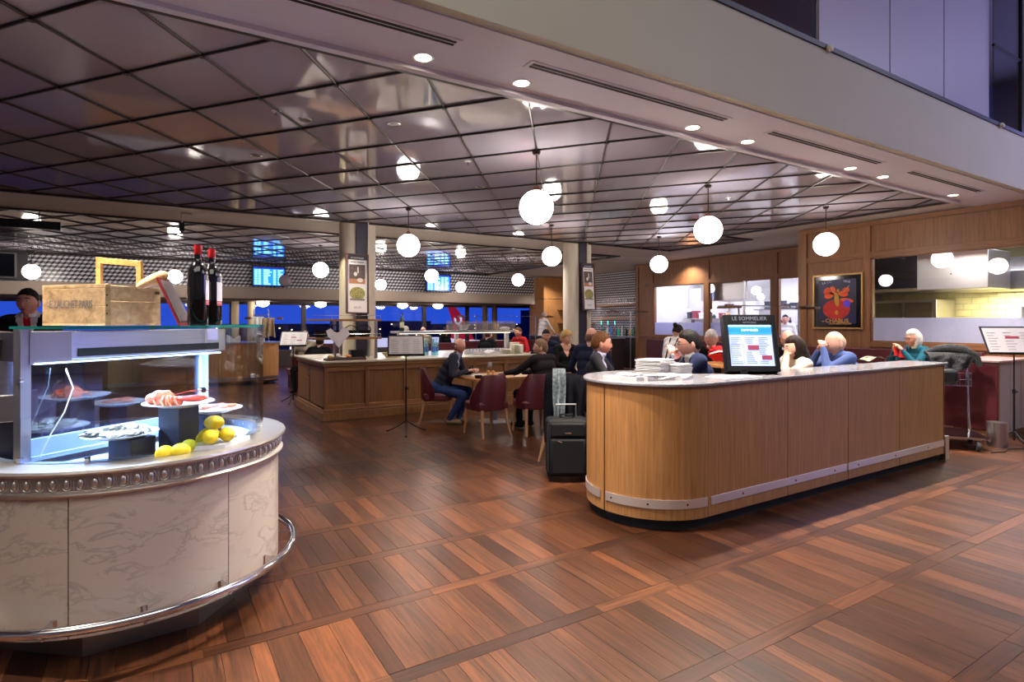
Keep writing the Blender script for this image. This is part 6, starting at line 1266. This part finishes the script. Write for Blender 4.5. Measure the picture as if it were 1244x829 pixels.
person('bald guest seen from behind near the window mullion', (6.4, 15.1), 62, 1.38, 1, ('fringe', (150, 110, 90)), [KHK, BLK, BLK], vox=.016, seat=.48)
person('dark haired guest near the window, left of tail fin', (7.15, 15.4), -60, 1.38, 2, ('short', DARKH), [BLK, BLK, BLK], vox=.016, seat=.48)
person('guest in red sweater seated behind the plate piles', (7.6, 11.75), 190, 1.40, 1, ('short', (100, 70, 50)), [REDS, BLK, BLK], vox=.015, seat=.5, lean=12)
person('guest in black beside the red sweater, behind sneeze guard', (6.80, 12.2), 20, 1.34, 1, ('short', (60, 44, 36)), [BLK, BLK, BLK], vox=.015, seat=.48, lean=10)
person('cook with ruddy face seen through the third kitchen window', (14.25, 9.15), -150, 1.72, 1, ('short', DARKH), [WSH, WSH, BLK], seated=False, vox=.016)
# things they hold or use
t = thing('brandy_glass', 'large balloon glass of red wine held by the navy suited man', 'glass', (4.17, 3.76, 1.17)); t.rotation_euler = (radians(10), radians(-35), 0)
part('bowl', MB().lathe([(0, 0), (.03, .008), (.052, .045), (.055, .075), (.043, .12), (.042, .12), (.053, .075), (.05, .045), (.028, .012), (0, .004)], 24), GLW, t); part('wine', MB().lathe([(0, .006), (.028, .012), (.049, .045), (.051, .07), (0, .07)], 24), mat('amber_red_wine', (150, 50, 30), .1, coat=.4), t); part('stem', MB().lathe([(.035, -.08), (.004, -.075), (.004, 0)], 16), GLW, t)
bkt = single('booklet', MB().add([(-.09, 0, 0), (0, .02, 0), (.09, 0, 0), (-.09, -.01, .14), (0, .01, .14), (.09, -.01, .14), (-.09, .006, 0), (0, .026, 0), (.09, .006, 0), (-.09, -.004, .14), (0, .016, .14), (.09, -.004, .14)], [(0, 1, 4, 3), (1, 2, 5, 4), (6, 9, 10, 7), (7, 10, 11, 8), (0, 3, 9, 6), (2, 8, 11, 5), (3, 4, 10, 9), (4, 5, 11, 10), (0, 6, 7, 1), (1, 7, 8, 2)]), mat('booklet_red', (206, 34, 38), .5), 'bright red booklet held up by the white haired lady', 'booklet', (8.80, 3.94, 1.05), radians(-20), smooth=0)
bkt.rotation_euler = (radians(-18), radians(12), radians(-25))
rs = thing('striped_jacket', 'red and white striped jacket lying beside the white haired man', 'jacket', (5.70, 4.46, 1.16), radians(-30))
part('cloth', MB().ball((0, 0, 0), (.17, .09, .09), 22, 14, fn=lump(3, 4, .35)), REDS, rs); part('white_stripe', MB().tube([(-.17, -.04, .0), (-.08, -.095, .035), (.04, -.105, .02), (.14, -.07, -.04)], .018, 8, sc=(1, .5)), WSH, rs)
single('high_table', MB().box(-.3, -.3, 1.02, .3, .3, 1.05).cyl((0, 0, .02), (0, 0, 1.02), .035, n=12).lathe([(0, 0), (.24, 0), (.24, .02), (0, .02)], 24), OAKV, 'small high oak table under the striped jacket', 'table', (5.68, 4.42, 0))
table(4.22, 4.25, .7, .5, .88, 'small oak table between the young man and the navy suited man'); table(5.2, 3.98, .6, .5, .88, 'small oak table before the cream sweater woman')
single('coffee_cup', MB().lathe([(0, 0), (.028, 0), (.038, .07), (.034, .07), (.025, .008), (0, .008)], 18), WHITE, 'small white cup right of the kiosk foot', 'cup', (4.98, 3.12, 1.0905)) if False else single('coffee_cup', MB().lathe([(0, 0), (.028, 0), (.038, .07), (.034, .07), (.025, .008), (0, .008)], 18), WHITE, 'small white cup on marble right of the kiosk', 'cup', (4.75, 3.2, 1.0905))
